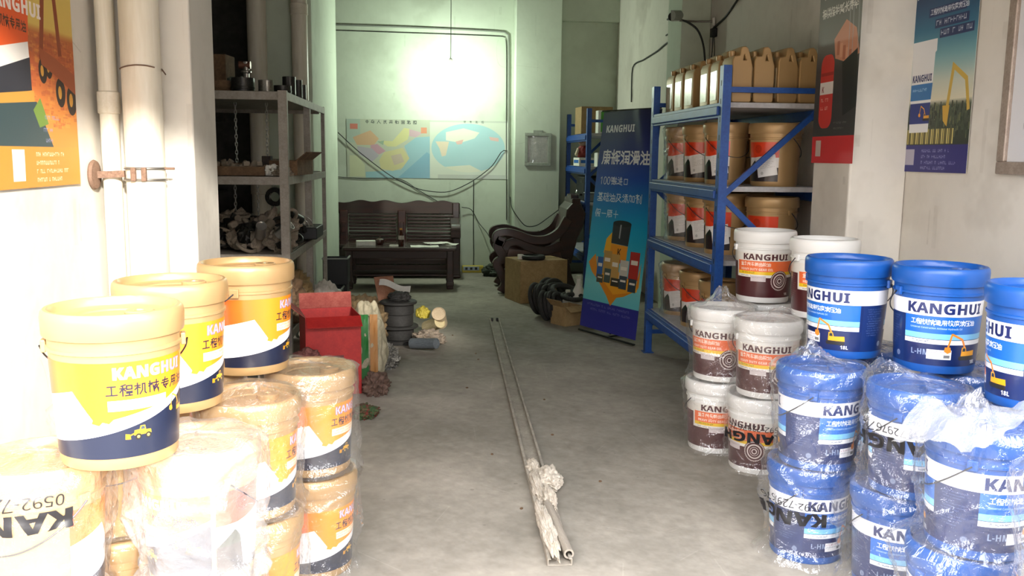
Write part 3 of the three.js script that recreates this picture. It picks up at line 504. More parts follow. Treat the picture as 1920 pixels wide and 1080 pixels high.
panelOnWall('poster', 'orange poster with wheel loaders and diggers, high on the left wall', 'poster', 0.82, 1.6, (c, w, h) => {
  const g = c.createLinearGradient(0, 0, 0, h); [[0, '#dcc964'], [0.62, '#d9b85a'], [0.64, '#b5622f'], [0.72, '#bd5d34'], [0.84, '#d68a3a'], [1, '#d9923e']].forEach(([k, q]) => g.addColorStop(k, q)); c.fillStyle = g; c.fillRect(0, 0, w, h);
  const r = rng(3); for (let i = 0; i < 700; i++) { c.fillStyle = ['#a5462755', '#d9803c55', '#8a3d2a44', '#e0a04a55'][i % 4]; c.fillRect(r() * w, h * (0.63 + r() * 0.22), 6 + r() * 40, 3 + r() * 14); }
  c.strokeStyle = '#8c3f22'; c.lineWidth = 34; c.beginPath(); c.moveTo(w * 0.62, h * 0.70); c.lineTo(w * 0.68, h * 0.50); c.lineTo(w * 0.78, h * 0.48); c.lineTo(w * 0.84, h * 0.68); c.stroke(); digger(c, w * 0.7, h * 0.3, 4, '#d9902a', '#c96f24');
  for (const [x, y, k] of [[0.63, 0.725, 46], [0.70, 0.715, 40], [0.82, 0.77, 56], [0.95, 0.785, 60]]) { c.fillStyle = '#2a201d'; c.beginPath(); c.ellipse(w * x, h * y, k * 0.8, k, 0, 0, 7); c.fill(); c.fillStyle = '#c89038'; c.beginPath(); c.ellipse(w * x - 6, h * y, k * 0.3, k * 0.45, 0, 0, 7); c.fill(); }
  poly(c, '#a3532f', [[w * 0.6, h * 0.67], [w * 0.8, h * 0.69], [w, h * 0.72], [w, h * 0.77], [w * 0.8, h * 0.735], [w * 0.62, h * 0.71]]);
  // big gold bucket on the left of the poster
  poly(c, '#a88432', [[0, h * 0.45], [w * 0.53, h * 0.45], [w * 0.53, h * 0.52], [w * 0.50, h * 0.53], [w * 0.46, h * 0.86], [0, h * 0.86]]); poly(c, '#e0571f', [[0, h * 0.56], [w * 0.51, h * 0.56], [w * 0.49, h * 0.68], [0, h * 0.72]]);
  poly(c, '#e9e4dc', [[0, h * 0.71], [w * 0.49, h * 0.665], [w * 0.50, h * 0.72], [0, h * 0.77]]); poly(c, '#2b2d36', [[0, h * 0.76], [w * 0.50, h * 0.70], [w * 0.50, h * 0.775], [0, h * 0.81]]); logo(c, 'KANGHUI', w * 0.12, h * 0.605, 50, '#f0e0d4', 1.3); han(c, '工程机械专用油', w * 0.1, h * 0.62, 40, '#4a2a1a', 0.12, 1.1);
  poly(c, '#c8913f', [[0, h * 0.8], [w * 0.52, h * 0.775], [w * 0.52, h * 0.81], [0, h * 0.835]]); poly(c, '#33474a', [[0, h * 0.82], [w * 0.54, h * 0.80], [w * 0.7, h * 0.905], [0, h * 0.905]]); poly(c, '#6d8a3a', [[w * 0.5, h * 0.82], [w * 0.58, h * 0.79], [w * 0.66, h * 0.85], [w * 0.56, h * 0.86]]);
  blurText(c, [[w * 0.62, h * 0.83, 130, 14], [w * 0.6, h * 0.86, 80, 14], [w * 0.62, h * 0.885, 70, 14]], '#8d8db0');
  c.fillStyle = '#e08f38'; c.fillRect(0, h * 0.905, w, h * 0.095); blurText(c, [[w * 0.5, h * 0.918, 250, 15], [w * 0.5, h * 0.938, 200, 15], [w * 0.5, h * 0.958, 290, 15], [w * 0.5, h * 0.978, 220, 15]], '#f8e4c0'); c.fillStyle = '#f4efe8'; c.fillRect(w * 0.26, h * 0.912, 96, 112);
}, 800, [-1.504, 1.33 + 0.8, -3.575], PI / 2, 0.002);
panelOnWall('poster', 'dark poster with a red bottle and a red band below, on the right pillar', 'poster', 0.475, 1.35, (c, w, h) => {
  const g = c.createLinearGradient(0, 0, 0, h); [[0, '#4a4844'], [0.4, '#6a665f'], [0.55, '#736e66'], [0.66, '#3b3937'], [1, '#302e2e']].forEach(([k, q]) => g.addColorStop(k, q)); c.fillStyle = g; c.fillRect(0, 0, w, h);
  logo(c, 'KANGHUI', 50, h * 0.395, 40, '#cfcac2', 1.3); han(c, '提供保护延长寿命', 36, h * 0.43, 50, '#d6d1c8', 0.13, 1.08);
  poly(c, '#c98a6c', [[w * 0.4, h * 0.55], [w * 0.66, h * 0.49], [w * 0.9, h * 0.53], [w, h * 0.62], [w * 0.7, h * 0.64], [w * 0.45, h * 0.62]]); for (let i = 0; i < 6; i++) { c.fillStyle = ['#b06a4e', '#d69a7a'][i % 2]; c.fillRect(w * (0.48 + 0.07 * i), h * (0.56 + 0.01 * i), w * 0.06, h * 0.05); }
  c.strokeStyle = '#aaa8a6'; c.lineWidth = 5; for (const k of [0.72, 0.8, 0.92]) { c.beginPath(); c.moveTo(w * k, h * 0.4); c.quadraticCurveTo(w * (k + 0.04), h * 0.6, w * (k + 0.02), h * 0.75); c.stroke(); } poly(c, '#1c1b1b', [[w * 0.62, h * 0.64], [w * 0.95, h * 0.6], [w, h * 0.8], [w * 0.7, h * 0.83]]);
  c.fillStyle = '#c2322c'; c.beginPath(); c.roundRect(w * 0.12, h * 0.60, w * 0.32, h * 0.27, 60); c.fill(); c.fillStyle = '#9a231f'; c.fillRect(w * 0.13, h * 0.665, w * 0.3, h * 0.012); c.fillStyle = '#ded6cf'; c.fillRect(w * 0.12, h * 0.70, w * 0.32, h * 0.045); latin(c, 'K', w * 0.16, h * 0.738, 34, '#7a2a24'); blurText(c, [[w * 0.16, h * 0.76, 90, 18], [w * 0.16, h * 0.79, 80, 18]], '#e6b0a4');
  blurText(c, [[w * 0.5, h * 0.85, 150, 9], [w * 0.5, h * 0.87, 120, 9]], '#7a7672'); c.fillStyle = '#c01f26'; c.fillRect(0, h * 0.9, w, h * 0.1); c.fillStyle = '#b9a49a'; c.fillRect(w * 0.09, h * 0.915, w * 0.13, h * 0.06);
}, 512, [1.975, 1.452 + 0.675, -4.405], -PI / 2, 0.002);
panelOnWall('poster', 'blue poster with a white oil bucket and a yellow digger arm, on the right wall', 'poster', 0.565, 1.35, (c, w, h) => {
  const g = c.createLinearGradient(0, 0, 0, h); [[0, '#1b2a4c'], [0.4, '#1d3558'], [0.52, '#2f6a86'], [0.62, '#7ba8ac'], [0.7, '#c2c7b6'], [0.76, '#d6cfb4'], [0.78, '#4a5344'], [0.9, '#2c3428'], [1, '#2c3428']].forEach(([k, q]) => g.addColorStop(k, q)); c.fillStyle = g; c.fillRect(0, 0, w, h);
  const r = rng(9); for (let i = 0; i < 260; i++) { c.fillStyle = ['#2c382a', '#46523c', '#6a6e4c', '#23291f'][i % 4]; c.fillRect(r() * w, h * (0.765 + r() * 0.1), 3 + r() * 6, 8 + r() * 26); } for (let i = 0; i < 30; i++) { c.fillStyle = ['#b9a85a', '#6f6230', '#d8c878'][i % 3]; c.fillRect(w * 0.03 + i * 13, h * 0.855, 8, h * 0.05); }
  logo(c, 'KANGHUI', 70, h * 0.33, 44, '#d3d6dc', 1.3); han(c, '持久保护 重负荷', 46, h * 0.365, 56, '#d8dade', 0.14, 1.1);
  for (const [x, y, k] of [[0.32, 0.455, 0.5], [0.42, 0.495, 0.44], [0.5, 0.53, 0.44]]) { c.fillStyle = '#24345a'; c.fillRect(w * x - 8, h * y - 4, w * k + 14, h * 0.03); } han(c, '工程机械通用抗磨液压油', w * 0.32, h * 0.456, 24, '#c3c8d2', 0.13, 1.05); fine(c, w * 0.42, h * 0.497, w * 0.42, 20, '#b9bfcc', 5); fine(c, w * 0.5, h * 0.532, w * 0.42, 20, '#b9bfcc', 6);
  c.strokeStyle = '#c6a548'; c.lineWidth = 20; c.beginPath(); c.moveTo(w * 0.96, h * 0.80); c.lineTo(w * 0.9, h * 0.70); c.lineTo(w * 0.72, h * 0.655); c.lineTo(w * 0.66, h * 0.80); c.stroke(); poly(c, '#c9a03c', [[w * 0.6, h * 0.78], [w * 0.7, h * 0.78], [w * 0.68, h * 0.85], [w * 0.62, h * 0.83]]);
  poly(c, '#dcdcdc', [[w * 0.08, h * 0.555], [w * 0.46, h * 0.555], [w * 0.46, h * 0.595], [w * 0.44, h * 0.6], [w * 0.41, h * 0.865], [w * 0.12, h * 0.865], [w * 0.09, h * 0.6]]); poly(c, '#2e6ea6', [[w * 0.1, h * 0.70], [w * 0.43, h * 0.70], [w * 0.42, h * 0.755], [w * 0.105, h * 0.755]]); poly(c, '#1e2f74', [[w * 0.11, h * 0.765], [w * 0.42, h * 0.765], [w * 0.415, h * 0.835], [w * 0.115, h * 0.835]]); logo(c, 'KANGHUI', w * 0.11, h * 0.692, 28, '#232c58', 0.86); fine(c, w * 0.13, h * 0.715, w * 0.2, 12, '#a9c8e4', 4); digger(c, w * 0.34, h * 0.82, 0.7, '#d99a2a', '#d8902a');
  c.fillStyle = '#2c2a6e'; c.fillRect(0, h * 0.908, w, h * 0.092); blurText(c, [[w * 0.34, h * 0.922, 200, 13], [w * 0.34, h * 0.942, 180, 13], [w * 0.34, h * 0.962, 260, 13], [w * 0.34, h * 0.98, 180, 13]], '#8d8cba'); c.fillStyle = '#a9a4b4'; c.fillRect(w * 0.08, h * 0.922, w * 0.15, h * 0.055);
}, 512, [2.263, 1.418 + 0.675, -3.99], -PI / 2, 0.002);
{ // certificate frame at the right edge
  const t = thing('certificate_frame', 'large certificate in a dull bronze frame, cut by the right edge, on the right wall', 'frame', [2.262, 1.42, -3.08], -PI / 2), W = 0.8, H = 1.1, f = 0.05;
  const m = mottled('#8d7d72', '#a8988b', 6, { roughness: 0.35, metalness: 0.2 });
  for (const [w, h, x, y] of [[W, f, 0, 0], [W, f, 0, H - f], [f, H - 2 * f, -W / 2 + f / 2, f], [f, H - 2 * f, W / 2 - f / 2, f]]) part(t, 'frame_bar', bx(w, h, 0.022, x, y, 0.011, 0.006), m);
  const pt = painted(512, 704, (c, w, h) => { c.fillStyle = '#d9d8da'; c.fillRect(0, 0, w, h); for (let i = 0; i < 9; i++) fine(c, 60, 120 + i * 60, 380 - (i % 3) * 80, 16, '#a9a7ac', i); });
  part(t, 'certificate', new THREE.PlaneGeometry(W - 2 * f, H - 2 * f).translate(0, H / 2, 0.006), STD({ map: pt, roughness: 0.6 })); part(t, 'glass_pane', new THREE.PlaneGeometry(W - 2 * f, H - 2 * f).translate(0, H / 2, 0.012), M.sleeve);
}
panelOnWall('map', 'map of China with coloured provinces, left of the two maps on the back wall', 'map', 1.04, 0.72, (c, w, h) => {
  c.fillStyle = '#b2b6a0'; c.fillRect(0, 0, w, h); c.fillStyle = '#9fb0a4'; c.fillRect(0, 0, w * 0.16, h * 0.4); poly(c, '#7fb3c4', [[w, h * 0.28], [w * 0.82, h * 0.3], [w * 0.68, h * 0.45], [w * 0.74, h * 0.66], [w * 0.64, h * 0.86], [w * 0.22, h * 0.9], [w * 0.22, h], [w, h]]); poly(c, '#5d9dbd', [[w * 0.6, h], [w * 0.95, h * 0.55], [w, h * 0.6], [w, h]]);
  poly(c, '#d19a6e', [[w * 0.07, h * 0.31], [w * 0.28, h * 0.19], [w * 0.38, h * 0.33], [w * 0.32, h * 0.44], [w * 0.12, h * 0.44]]); poly(c, '#c1819a', [[w * 0.28, h * 0.44], [w * 0.36, h * 0.42], [w * 0.46, h * 0.54], [w * 0.38, h * 0.6], [w * 0.28, h * 0.52]]); poly(c, '#a79aae', [[w * 0.12, h * 0.46], [w * 0.3, h * 0.5], [w * 0.38, h * 0.62], [w * 0.3, h * 0.72], [w * 0.14, h * 0.6]]);
  poly(c, '#cfc87e', [[w * 0.38, h * 0.36], [w * 0.54, h * 0.37], [w * 0.68, h * 0.14], [w * 0.76, h * 0.16], [w * 0.72, h * 0.34], [w * 0.58, h * 0.46], [w * 0.48, h * 0.46]]); poly(c, '#c498a8', [[w * 0.74, h * 0.16], [w * 0.9, h * 0.22], [w * 0.82, h * 0.3], [w * 0.74, h * 0.28]]); poly(c, '#7f9d80', [[w * 0.36, h * 0.38], [w * 0.44, h * 0.36], [w * 0.43, h * 0.44]]);
  poly(c, '#cbbd7c', [[w * 0.44, h * 0.56], [w * 0.66, h * 0.48], [w * 0.74, h * 0.66], [w * 0.66, h * 0.82], [w * 0.54, h * 0.88], [w * 0.4, h * 0.84], [w * 0.38, h * 0.7]]); poly(c, '#bda48e', [[w * 0.52, h * 0.62], [w * 0.64, h * 0.58], [w * 0.68, h * 0.72], [w * 0.56, h * 0.78]]); poly(c, '#c9ca9c', [[w * 0.03, h * 0.62], [w * 0.12, h * 0.62], [w * 0.21, h * 0.78], [w * 0.21, h * 0.98], [w * 0.03, h * 0.98]]);
  c.fillStyle = '#c9513f'; c.fillRect(w * 0.04, h * 0.08, w * 0.09, h * 0.09); c.fillStyle = '#d9764f'; c.fillRect(w * 0.88, h * 0.13, w * 0.07, h * 0.1); c.fillStyle = 'rgba(196,206,188,0.3)'; c.fillRect(0, 0, w, h); han(c, '中华人民共和国地图', w * 0.22, h * 0.015, 32, '#4d5550', 0.14, 1.7);
}, 768, [-0.575, 1.537, -11.447], 0, 0.0015, 0.25);
panelOnWall('map', 'world map under wrinkled film, right of the two maps on the back wall', 'map', 1.0, 0.72, (c, w, h) => {
  c.fillStyle = '#c2cbb6'; c.fillRect(0, 0, w, h); c.save(); c.beginPath(); c.ellipse(w * 0.48, h * 0.47, w * 0.46, h * 0.42, 0, 0, 7); c.fillStyle = '#86bac4'; c.fill(); c.clip();
  poly(c, '#dcdcc4', [[w * 0.2, h * 0.2], [w * 0.42, h * 0.13], [w * 0.62, h * 0.2], [w * 0.56, h * 0.3], [w * 0.38, h * 0.38], [w * 0.2, h * 0.34]]); poly(c, '#d8c0a0', [[w * 0.07, h * 0.36], [w * 0.24, h * 0.36], [w * 0.2, h * 0.6], [w * 0.15, h * 0.62], [w * 0.12, h * 0.48]]); poly(c, '#d99c94', [[w * 0.32, h * 0.36], [w * 0.42, h * 0.32], [w * 0.4, h * 0.4], [w * 0.34, h * 0.41]]); poly(c, '#d99c94', [[w * 0.74, h * 0.27], [w * 0.86, h * 0.29], [w * 0.86, h * 0.35], [w * 0.76, h * 0.33]]); poly(c, '#cfcfa0', [[w * 0.84, h * 0.06], [w * 0.96, h * 0.1], [w * 0.9, h * 0.18]]); poly(c, '#d0d0b4', [[w * 0.15, h * 0.8], [w * 0.5, h * 0.76], [w * 0.7, h * 0.9], [w * 0.2, h * 0.92]]); c.restore();
  c.fillStyle = '#a7ada0'; c.fillRect(0, 0, w, h * 0.03); c.fillRect(w * 0.1, h * 0.93, w * 0.85, h * 0.07); c.fillStyle = 'rgba(206,214,198,0.3)'; c.fillRect(0, 0, w, h); han(c, '世界地图', w * 0.42, h * 0.0, 22, '#5d675f', 0.14, 2.6);
}, 768, [0.43, 1.535, -11.447], 0, 0.003, 0.22);
{
  const t = thing('clipboard_frame', 'small grey hanging frame with a paper in a clear sleeve, on the back pillar', 'frame', [1.25, 1.35, -11.116]), W = 0.325, H = 0.40, f = 0.038, m = mottled('#8f9488', '#a5aa9c', 6, { roughness: 0.5 });
  for (const [w, h, x, y] of [[W, f, 0, 0], [W, f, 0, H - f], [f, H - 2 * f, -W / 2 + f / 2, f], [f, H - 2 * f, W / 2 - f / 2, f]]) part(t, 'frame_bar', bx(w, h, 0.018, x, y, 0.01, 0.004), m);
  part(t, 'hanger', bx(0.12, 0.035, 0.014, 0, H - 0.002, 0.008, 0.012), m); part(t, 'paper', new THREE.PlaneGeometry(W - 2 * f, H - 2 * f).translate(0, H / 2, 0.004), mottled('#a4a89c', '#bfc3b6', 2)); part(t, 'clear_sleeve', sheet(W - 2 * f, H - 2 * f, 0.0008, (u, v) => 0.005 * PN.noise(u * 6, v * 6, 2), 14, 14).rotateX(PI / 2).translate(0, H / 2, 0.013), M.film);
}
// ---------------------------------------------------------------- lamp, camera and cables
{
  const t = thing('hanging_lamp', 'bright bare bulb hanging on a thin wire before the back wall', 'lamp', LAMP);
  part(t, 'bulb', crease(lathe([[0, -0.085], [0.03, -0.08], [0.058, -0.062], [0.072, -0.03], [0.074, 0], [0.064, 0.035], [0.042, 0.066], [0.026, 0.085]], 36), 1), STD({ color: 0xffffff, emissive: new THREE.Color(0.86, 1, 0.86), emissiveIntensity: 14, roughness: 0.3 }));
  part(t, 'socket', crease(lathe([[0, 0.155], [0.012, 0.155], [0.022, 0.145], [0.026, 0.085], [0.02, 0.08], [0, 0.08]], 24), 0.6), M.plasticWhite); part(t, 'wire', tube([[0, 0.15, 0], [0.004, 0.7, 0.002], [0, 1.58, 0]], 0.0045), M.cable);
  const l = new THREE.PointLight(new THREE.Color(0.86, 1, 0.83), 5.5); l.name = 'bulb_light'; l.castShadow = true; l.shadow.radius = 3; l.shadow.mapSize.set(1024, 1024); t.add(l);
}
{
  const t = thing('security_camera', 'white bullet security camera on an arm at the far right pillar', 'camera', [2.262, 2.62, -7.40], -0.25);
  const yaw = 0.5, hd = new THREE.Group();
  part(t, 'body', place(new THREE.CylinderGeometry(0.037, 0.037, 0.17, 28).rotateX(PI / 2), -0.30, 0.0, -0.06, -yaw, 0.12), M.plasticWhite); part(t, 'lens', place(mergeGeometries([new THREE.CylinderGeometry(0.034, 0.034, 0.01, 28), new THREE.CylinderGeometry(0.014, 0.016, 0.016, 20)]).rotateX(PI / 2), -0.343, -0.011, 0.017, -yaw, 0.12), M.black, 'round dark lens face');
  part(t, 'sunshield', place(new THREE.CylinderGeometry(0.043, 0.043, 0.2, 20, 1, false, 0, PI).rotateX(PI / 2).rotateZ(0), -0.305, 0.006, -0.05, -yaw, 0.12), mottled('#8f958a', '#9da398', 4));
  part(t, 'arm', [rod([-0.28, -0.03, -0.07], [-0.14, -0.05, 0.0], 0.008), rod([-0.14, -0.05, 0], [0.0, -0.05, 0.0], 0.008)], M.steel); part(t, 'mount', [new THREE.CylinderGeometry(0.03, 0.034, 0.02, 20).rotateZ(PI / 2).translate(-0.008, -0.05, 0)], M.plasticWhite);
}
{
  const t = thing('junction_box', 'small black cable junction box below the security camera', 'junction box', [2.245, 2.44, -7.36]); part(t, 'box', bx(0.045, 0.07, 0.06, 0, 0, 0, 0.006), M.black); for (const k of [-0.015, 0.015]) part(t, 'cable', tube([[0, 0, k], [0.004, -0.1, k * 2], [0.0, -0.26, k * 3], [0.01, -0.5, k]], 0.004), M.cable);
}
const wire = (label, pts, r = 0.006, mat = M.cable) => solo('cable', label, 'cable', tube(pts, r, 6), mat);
wire('black cable drooping from the security camera to the cans', [[2.008, 2.60, -7.55], [2.06, 2.57, -7.48], [2.13, 2.5, -7.42], [2.17, 2.35, -7.36], [2.19, 2.0, -7.3]], 0.009);
wire('black cable rising along the right wall from the camera to the top', [[2.258, 2.52, -7.40], [2.262, 2.57, -7.1], [2.262, 2.70, -6.7], [2.262, 2.86, -6.2]], 0.009);
wire('dark cable sloping across the right wall to the far corner', [[2.257, 2.10, -10.47], [2.257, 2.49, -10.45], [2.257, 2.52, -9.9], [2.257, 2.545, -9.3], [2.257, 2.58, -8.9], [2.257, 2.6, -8.0]], 0.008);
wire('short dark cable wrapping the face of the far right pillar', [[2.262, 2.66, -8.98], [2.2, 2.665, -8.0], [2.012, 2.66, -7.96], [2.012, 2.64, -7.75], [2.012, 2.62, -7.52]], 0.008);
{ // conduit across the top of the back wall and down beside the pillar
  const t = thing('cable_conduit', 'grey conduit running across the back wall and down beside the pillar', 'conduit', [0, 0, 0]);
  part(t, 'conduit', tube([[-1.4, 3.02, -11.435], [-0.4, 3.01, -11.435], [0.75, 2.985, -11.435], [0.87, 2.96, -11.435], [0.905, 2.88, -11.435], [0.915, 2.0, -11.435], [0.925, 1.2, -11.435], [0.93, 0.62, -11.435]], 0.011, 8, false, 60), M.cableGrey); part(t, 'cable', tube([[-1.4, 2.955, -11.44], [0.7, 2.93, -11.44], [0.84, 2.905, -11.44], [0.875, 2.8, -11.44], [0.885, 1.8, -11.44], [0.9, 0.66, -11.44]], 0.005, 6, false, 60), M.cable);
}
wire('slack cable hanging across the two maps in a long curve', [[-1.2, 1.73, -11.42], [-0.95, 1.5, -11.42], [-0.55, 1.2, -11.42], [-0.2, 1.04, -11.42], [0.15, 1.01, -11.42], [0.45, 1.14, -11.42], [0.7, 1.33, -11.42], [0.83, 1.52, -11.42], [0.9, 1.53, -11.43]], 0.006);
wire('thin cable along the lower edge of the China map to behind the sofa', [[-1.3, 1.19, -11.44], [-0.9, 1.165, -11.44], [-0.45, 1.165, -11.44], [-0.2, 1.02, -11.44], [0.1, 0.85, -11.44], [0.25, 0.8, -11.44]], 0.005);
wire('thin cable hanging straight down the back wall to the power strip', [[0.48, 1.16, -11.44], [0.48, 0.6, -11.44], [0.485, 0.2, -11.43], [0.48, 0.06, -11.4]], 0.005);
wire('thin cable from the sofa back sagging to the carved chair', [[0.33, 0.82, -11.40], [0.45, 0.79, -11.42], [0.55, 0.62, -11.43], [0.65, 0.5, -11.3], [0.72, 0.36, -10.9]], 0.005);
wire('dark cable along the pillar foot behind the carved chair', [[0.945, 0.95, -11.43], [0.945, 0.82, -11.1], [1.1, 0.62, -11.09], [1.25, 0.62, -11.1], [1.42, 0.74, -11.09], [1.56, 0.85, -11.07]], 0.006);
// ---------------------------------------------------------------- carved wooden furniture
const ext = (pts, depth, bevel = 0.006, spline = false) => { const s = new THREE.Shape(); if (spline) { s.moveTo(...pts[0]); s.splineThru(pts.slice(1).map((p) => new THREE.Vector2(...p))); } else pts.forEach(([x, y], i) => s[i ? 'lineTo' : 'moveTo'](x, y)); return boxUV(new THREE.ExtrudeGeometry(s, { depth, bevelEnabled: true, bevelSize: bevel, bevelThickness: bevel, bevelSegments: 2, curveSegments: 6, steps: 1 })); };
function ribbon(pts, width, depth, n = 40) { // an S-curved arm: centre line in xy thickened by width(t), extruded along z
  const c = new THREE.CatmullRomCurve3(pts.map(([x, y]) => V(x, y, 0))), a = [], b = [];
  for (let i = 0; i <= n; i++) { const p = c.getPoint(i / n), q = c.getTangent(i / n), w = width(i / n) / 2; a.push([p.x - q.y * w, p.y + q.x * w]); b.push([p.x + q.y * w, p.y - q.x * w]); }
  return ext(a.concat(b.reverse()), depth, 0.008);
}
{ // sofa against the back wall
  const t = thing('carved_sofa', 'long dark carved wooden sofa with slatted back and wavy crest along the back wall', 'sofa', [-0.78, 0, -10.98]), X0 = -1.08, X1 = 1.08, W = X1 - X0;
  const crest = []; for (let i = 0; i <= 90; i++) { const u = i / 90, k = (u * 3) % 1; crest.push([X0 + u * W, 0.862 + 0.03 * sin(k * PI) + 0.016 * cos(k * 4 * PI - PI) * sin(k * PI)]); }
  part(t, 'crest_rail', place(ext([[X1, 0.74], [X0, 0.74], ...crest], 0.035), 0, 0, -0.40, 0, -0.05), M.wood);
  for (let s = 0; s < 3; s++) for (let k = 0; k < 8; k++) part(t, 'back_slat', place(bx(W / 3 - 0.13, 0.032, 0.026, 0, 0, 0, 0.01), X0 + (s + 0.5) * W / 3, 0.40 + k * 0.042, -0.372, 0, -0.05), M.wood);
  for (let k = 0; k <= 3; k++) part(t, 'back_post', [bx(k % 3 ? 0.10 : 0.09, k % 3 ? 0.44 : 0.88, 0.05, X0 + k * W / 3 + (k === 0 ? 0.045 : k === 3 ? -0.045 : 0), k % 3 ? 0.34 : 0, -0.39, 0.012), ...(k % 3 ? [bx(0.05, 0.14, 0.02, X0 + k * W / 3, 0.5, -0.362, 0.009)] : [])], k % 3 ? M.woodWarm : M.wood);
  part(t, 'seat', [bx(W - 0.06, 0.045, 0.60, 0, 0.36, -0.08, 0.015), bx(W - 0.08, 0.09, 0.04, 0, 0.27, 0.19, 0.012)], M.wood); for (let k = 0; k < 2; k++) part(t, 'skirt_board', bx(W - 0.1, 0.088, 0.022, 0, 0.075 + k * 0.095, 0.185, 0.008), M.wood);
  for (const s of [-1, 1]) { part(t, 'arm', place(ribbon([[0.28, 0.50], [0.25, 0.60], [0.14, 0.62], [0, 0.57], [-0.2, 0.56], [-0.36, 0.66]], (u) => 0.07 - 0.02 * u, 0.10), s * (X1 - 0.06) + 0.05, 0, 0, -PI / 2), M.wood); part(t, 'arm_panel', [0, 1, 2, 3, 4, 5].map((k) => bx(0.07, 0.025, 0.44, s * (X1 - 0.06), 0.1 + k * 0.072, -0.10, 0.008)), M.wood); for (const z of [0.18, -0.34]) part(t, 'leg', [bx(0.09, 0.5, 0.075, s * (X1 - 0.05), 0, z, 0.015), bx(0.105, 0.05, 0.09, s * (X1 - 0.05), 0.0, z, 0.02)], M.wood); }
}
{
  const t = thing('coffee_table', 'low dark wooden coffee table with papers and a bottle, in front of the sofa', 'table', [-0.39, 0, -10.12]);
  part(t, 'table_top', bx(1.24, 0.04, 0.56, 0, 0.425, 0, 0.012), M.wood); part(t, 'apron', [bx(1.1, 0.085, 0.025, 0, 0.34, 0.22, 0.006), bx(1.1, 0.085, 0.025, 0, 0.34, -0.22, 0.006), bx(0.025, 0.085, 0.42, 0.54, 0.34, 0, 0.006), bx(0.025, 0.085, 0.42, -0.54, 0.34, 0, 0.006)], M.wood);
  part(t, 'lower_shelf', bx(1.08, 0.02, 0.40, 0, 0.14, 0, 0.005), M.wood); for (const x of [-0.55, 0.55]) for (const z of [-0.22, 0.22]) part(t, 'leg', [bx(0.075, 0.43, 0.065, x, 0, z, 0.012), bx(0.085, 0.06, 0.075, x, 0.03, z, 0.014)], M.wood);
}
solo('tissue_box', 'white paper box lying at the left on the coffee table', 'box', bx(0.21, 0.055, 0.12, 0, 0, 0, 0.004), M.paper, null, [-0.77, 0.465, -10.06], 0.1);
{ const t = thing('drink_bottle', 'small dark cola bottle with a pale label standing on the coffee table', 'bottle', [-0.38, 0.465, -10.02]); part(t, 'bottle', crease(lathe([[0, 0], [0.028, 0], [0.031, 0.01], [0.031, 0.05], [0.028, 0.07], [0.031, 0.1], [0.03, 0.125], [0.014, 0.165], [0.012, 0.18], [0, 0.18]], 24), 0.7), plain(0x3a1408, { roughness: 0.12 })); part(t, 'label', new THREE.CylinderGeometry(0.0315, 0.0315, 0.045, 24, 1, true).translate(0, 0.095, 0), plain(0xa89c94)); part(t, 'cap', new THREE.CylinderGeometry(0.015, 0.015, 0.018, 20).translate(0, 0.188, 0), plain(0xb87a2c)); }
{ const t = thing('teapot', 'round brown teapot beside the white box on the coffee table', 'teapot', [-0.62, 0.465, -10.15]); part(t, 'pot', crease(lathe([[0, 0], [0.035, 0], [0.05, 0.03], [0.045, 0.06], [0.025, 0.072], [0, 0.072]], 24), 0.8), M.woodWarm); part(t, 'spout', tube([[0.045, 0.03, 0], [0.065, 0.045, 0], [0.075, 0.07, 0]], 0.008), M.woodWarm); part(t, 'lid_knob', new THREE.SphereGeometry(0.009, 12, 8).translate(0, 0.08, 0), M.woodWarm); }
solo('cigarette_pack', 'small white pack in front of the bottle on the coffee table', 'packet', bx(0.095, 0.022, 0.055, 0, 0, 0, 0.003), M.paper, null, [-0.455, 0.465, -9.92], -0.1);
const pap = (label, x, z, w, d, ry, y = 0.466) => solo('paper_sheet', label, 'paper', sheet(w, d, 0.002, (u, v) => 0.012 * max(0, PN.noise(u * 3 + x * 9, v * 3, 2)) + 0.01 * (u - 0.5) ** 2, 10, 8), M.paper, null, [x, y, z], ry);
pap('white papers lying at the front edge of the coffee table', -0.12, -9.98, 0.31, 0.21, 0.06); pap('sheaf of white papers lifting off the right end of the coffee table', 0.1, -10.22, 0.30, 0.21, -0.2); pap('loose white sheet across the others at the right of the coffee table', 0.02, -10.2, 0.29, 0.2, 0.3, 0.482);
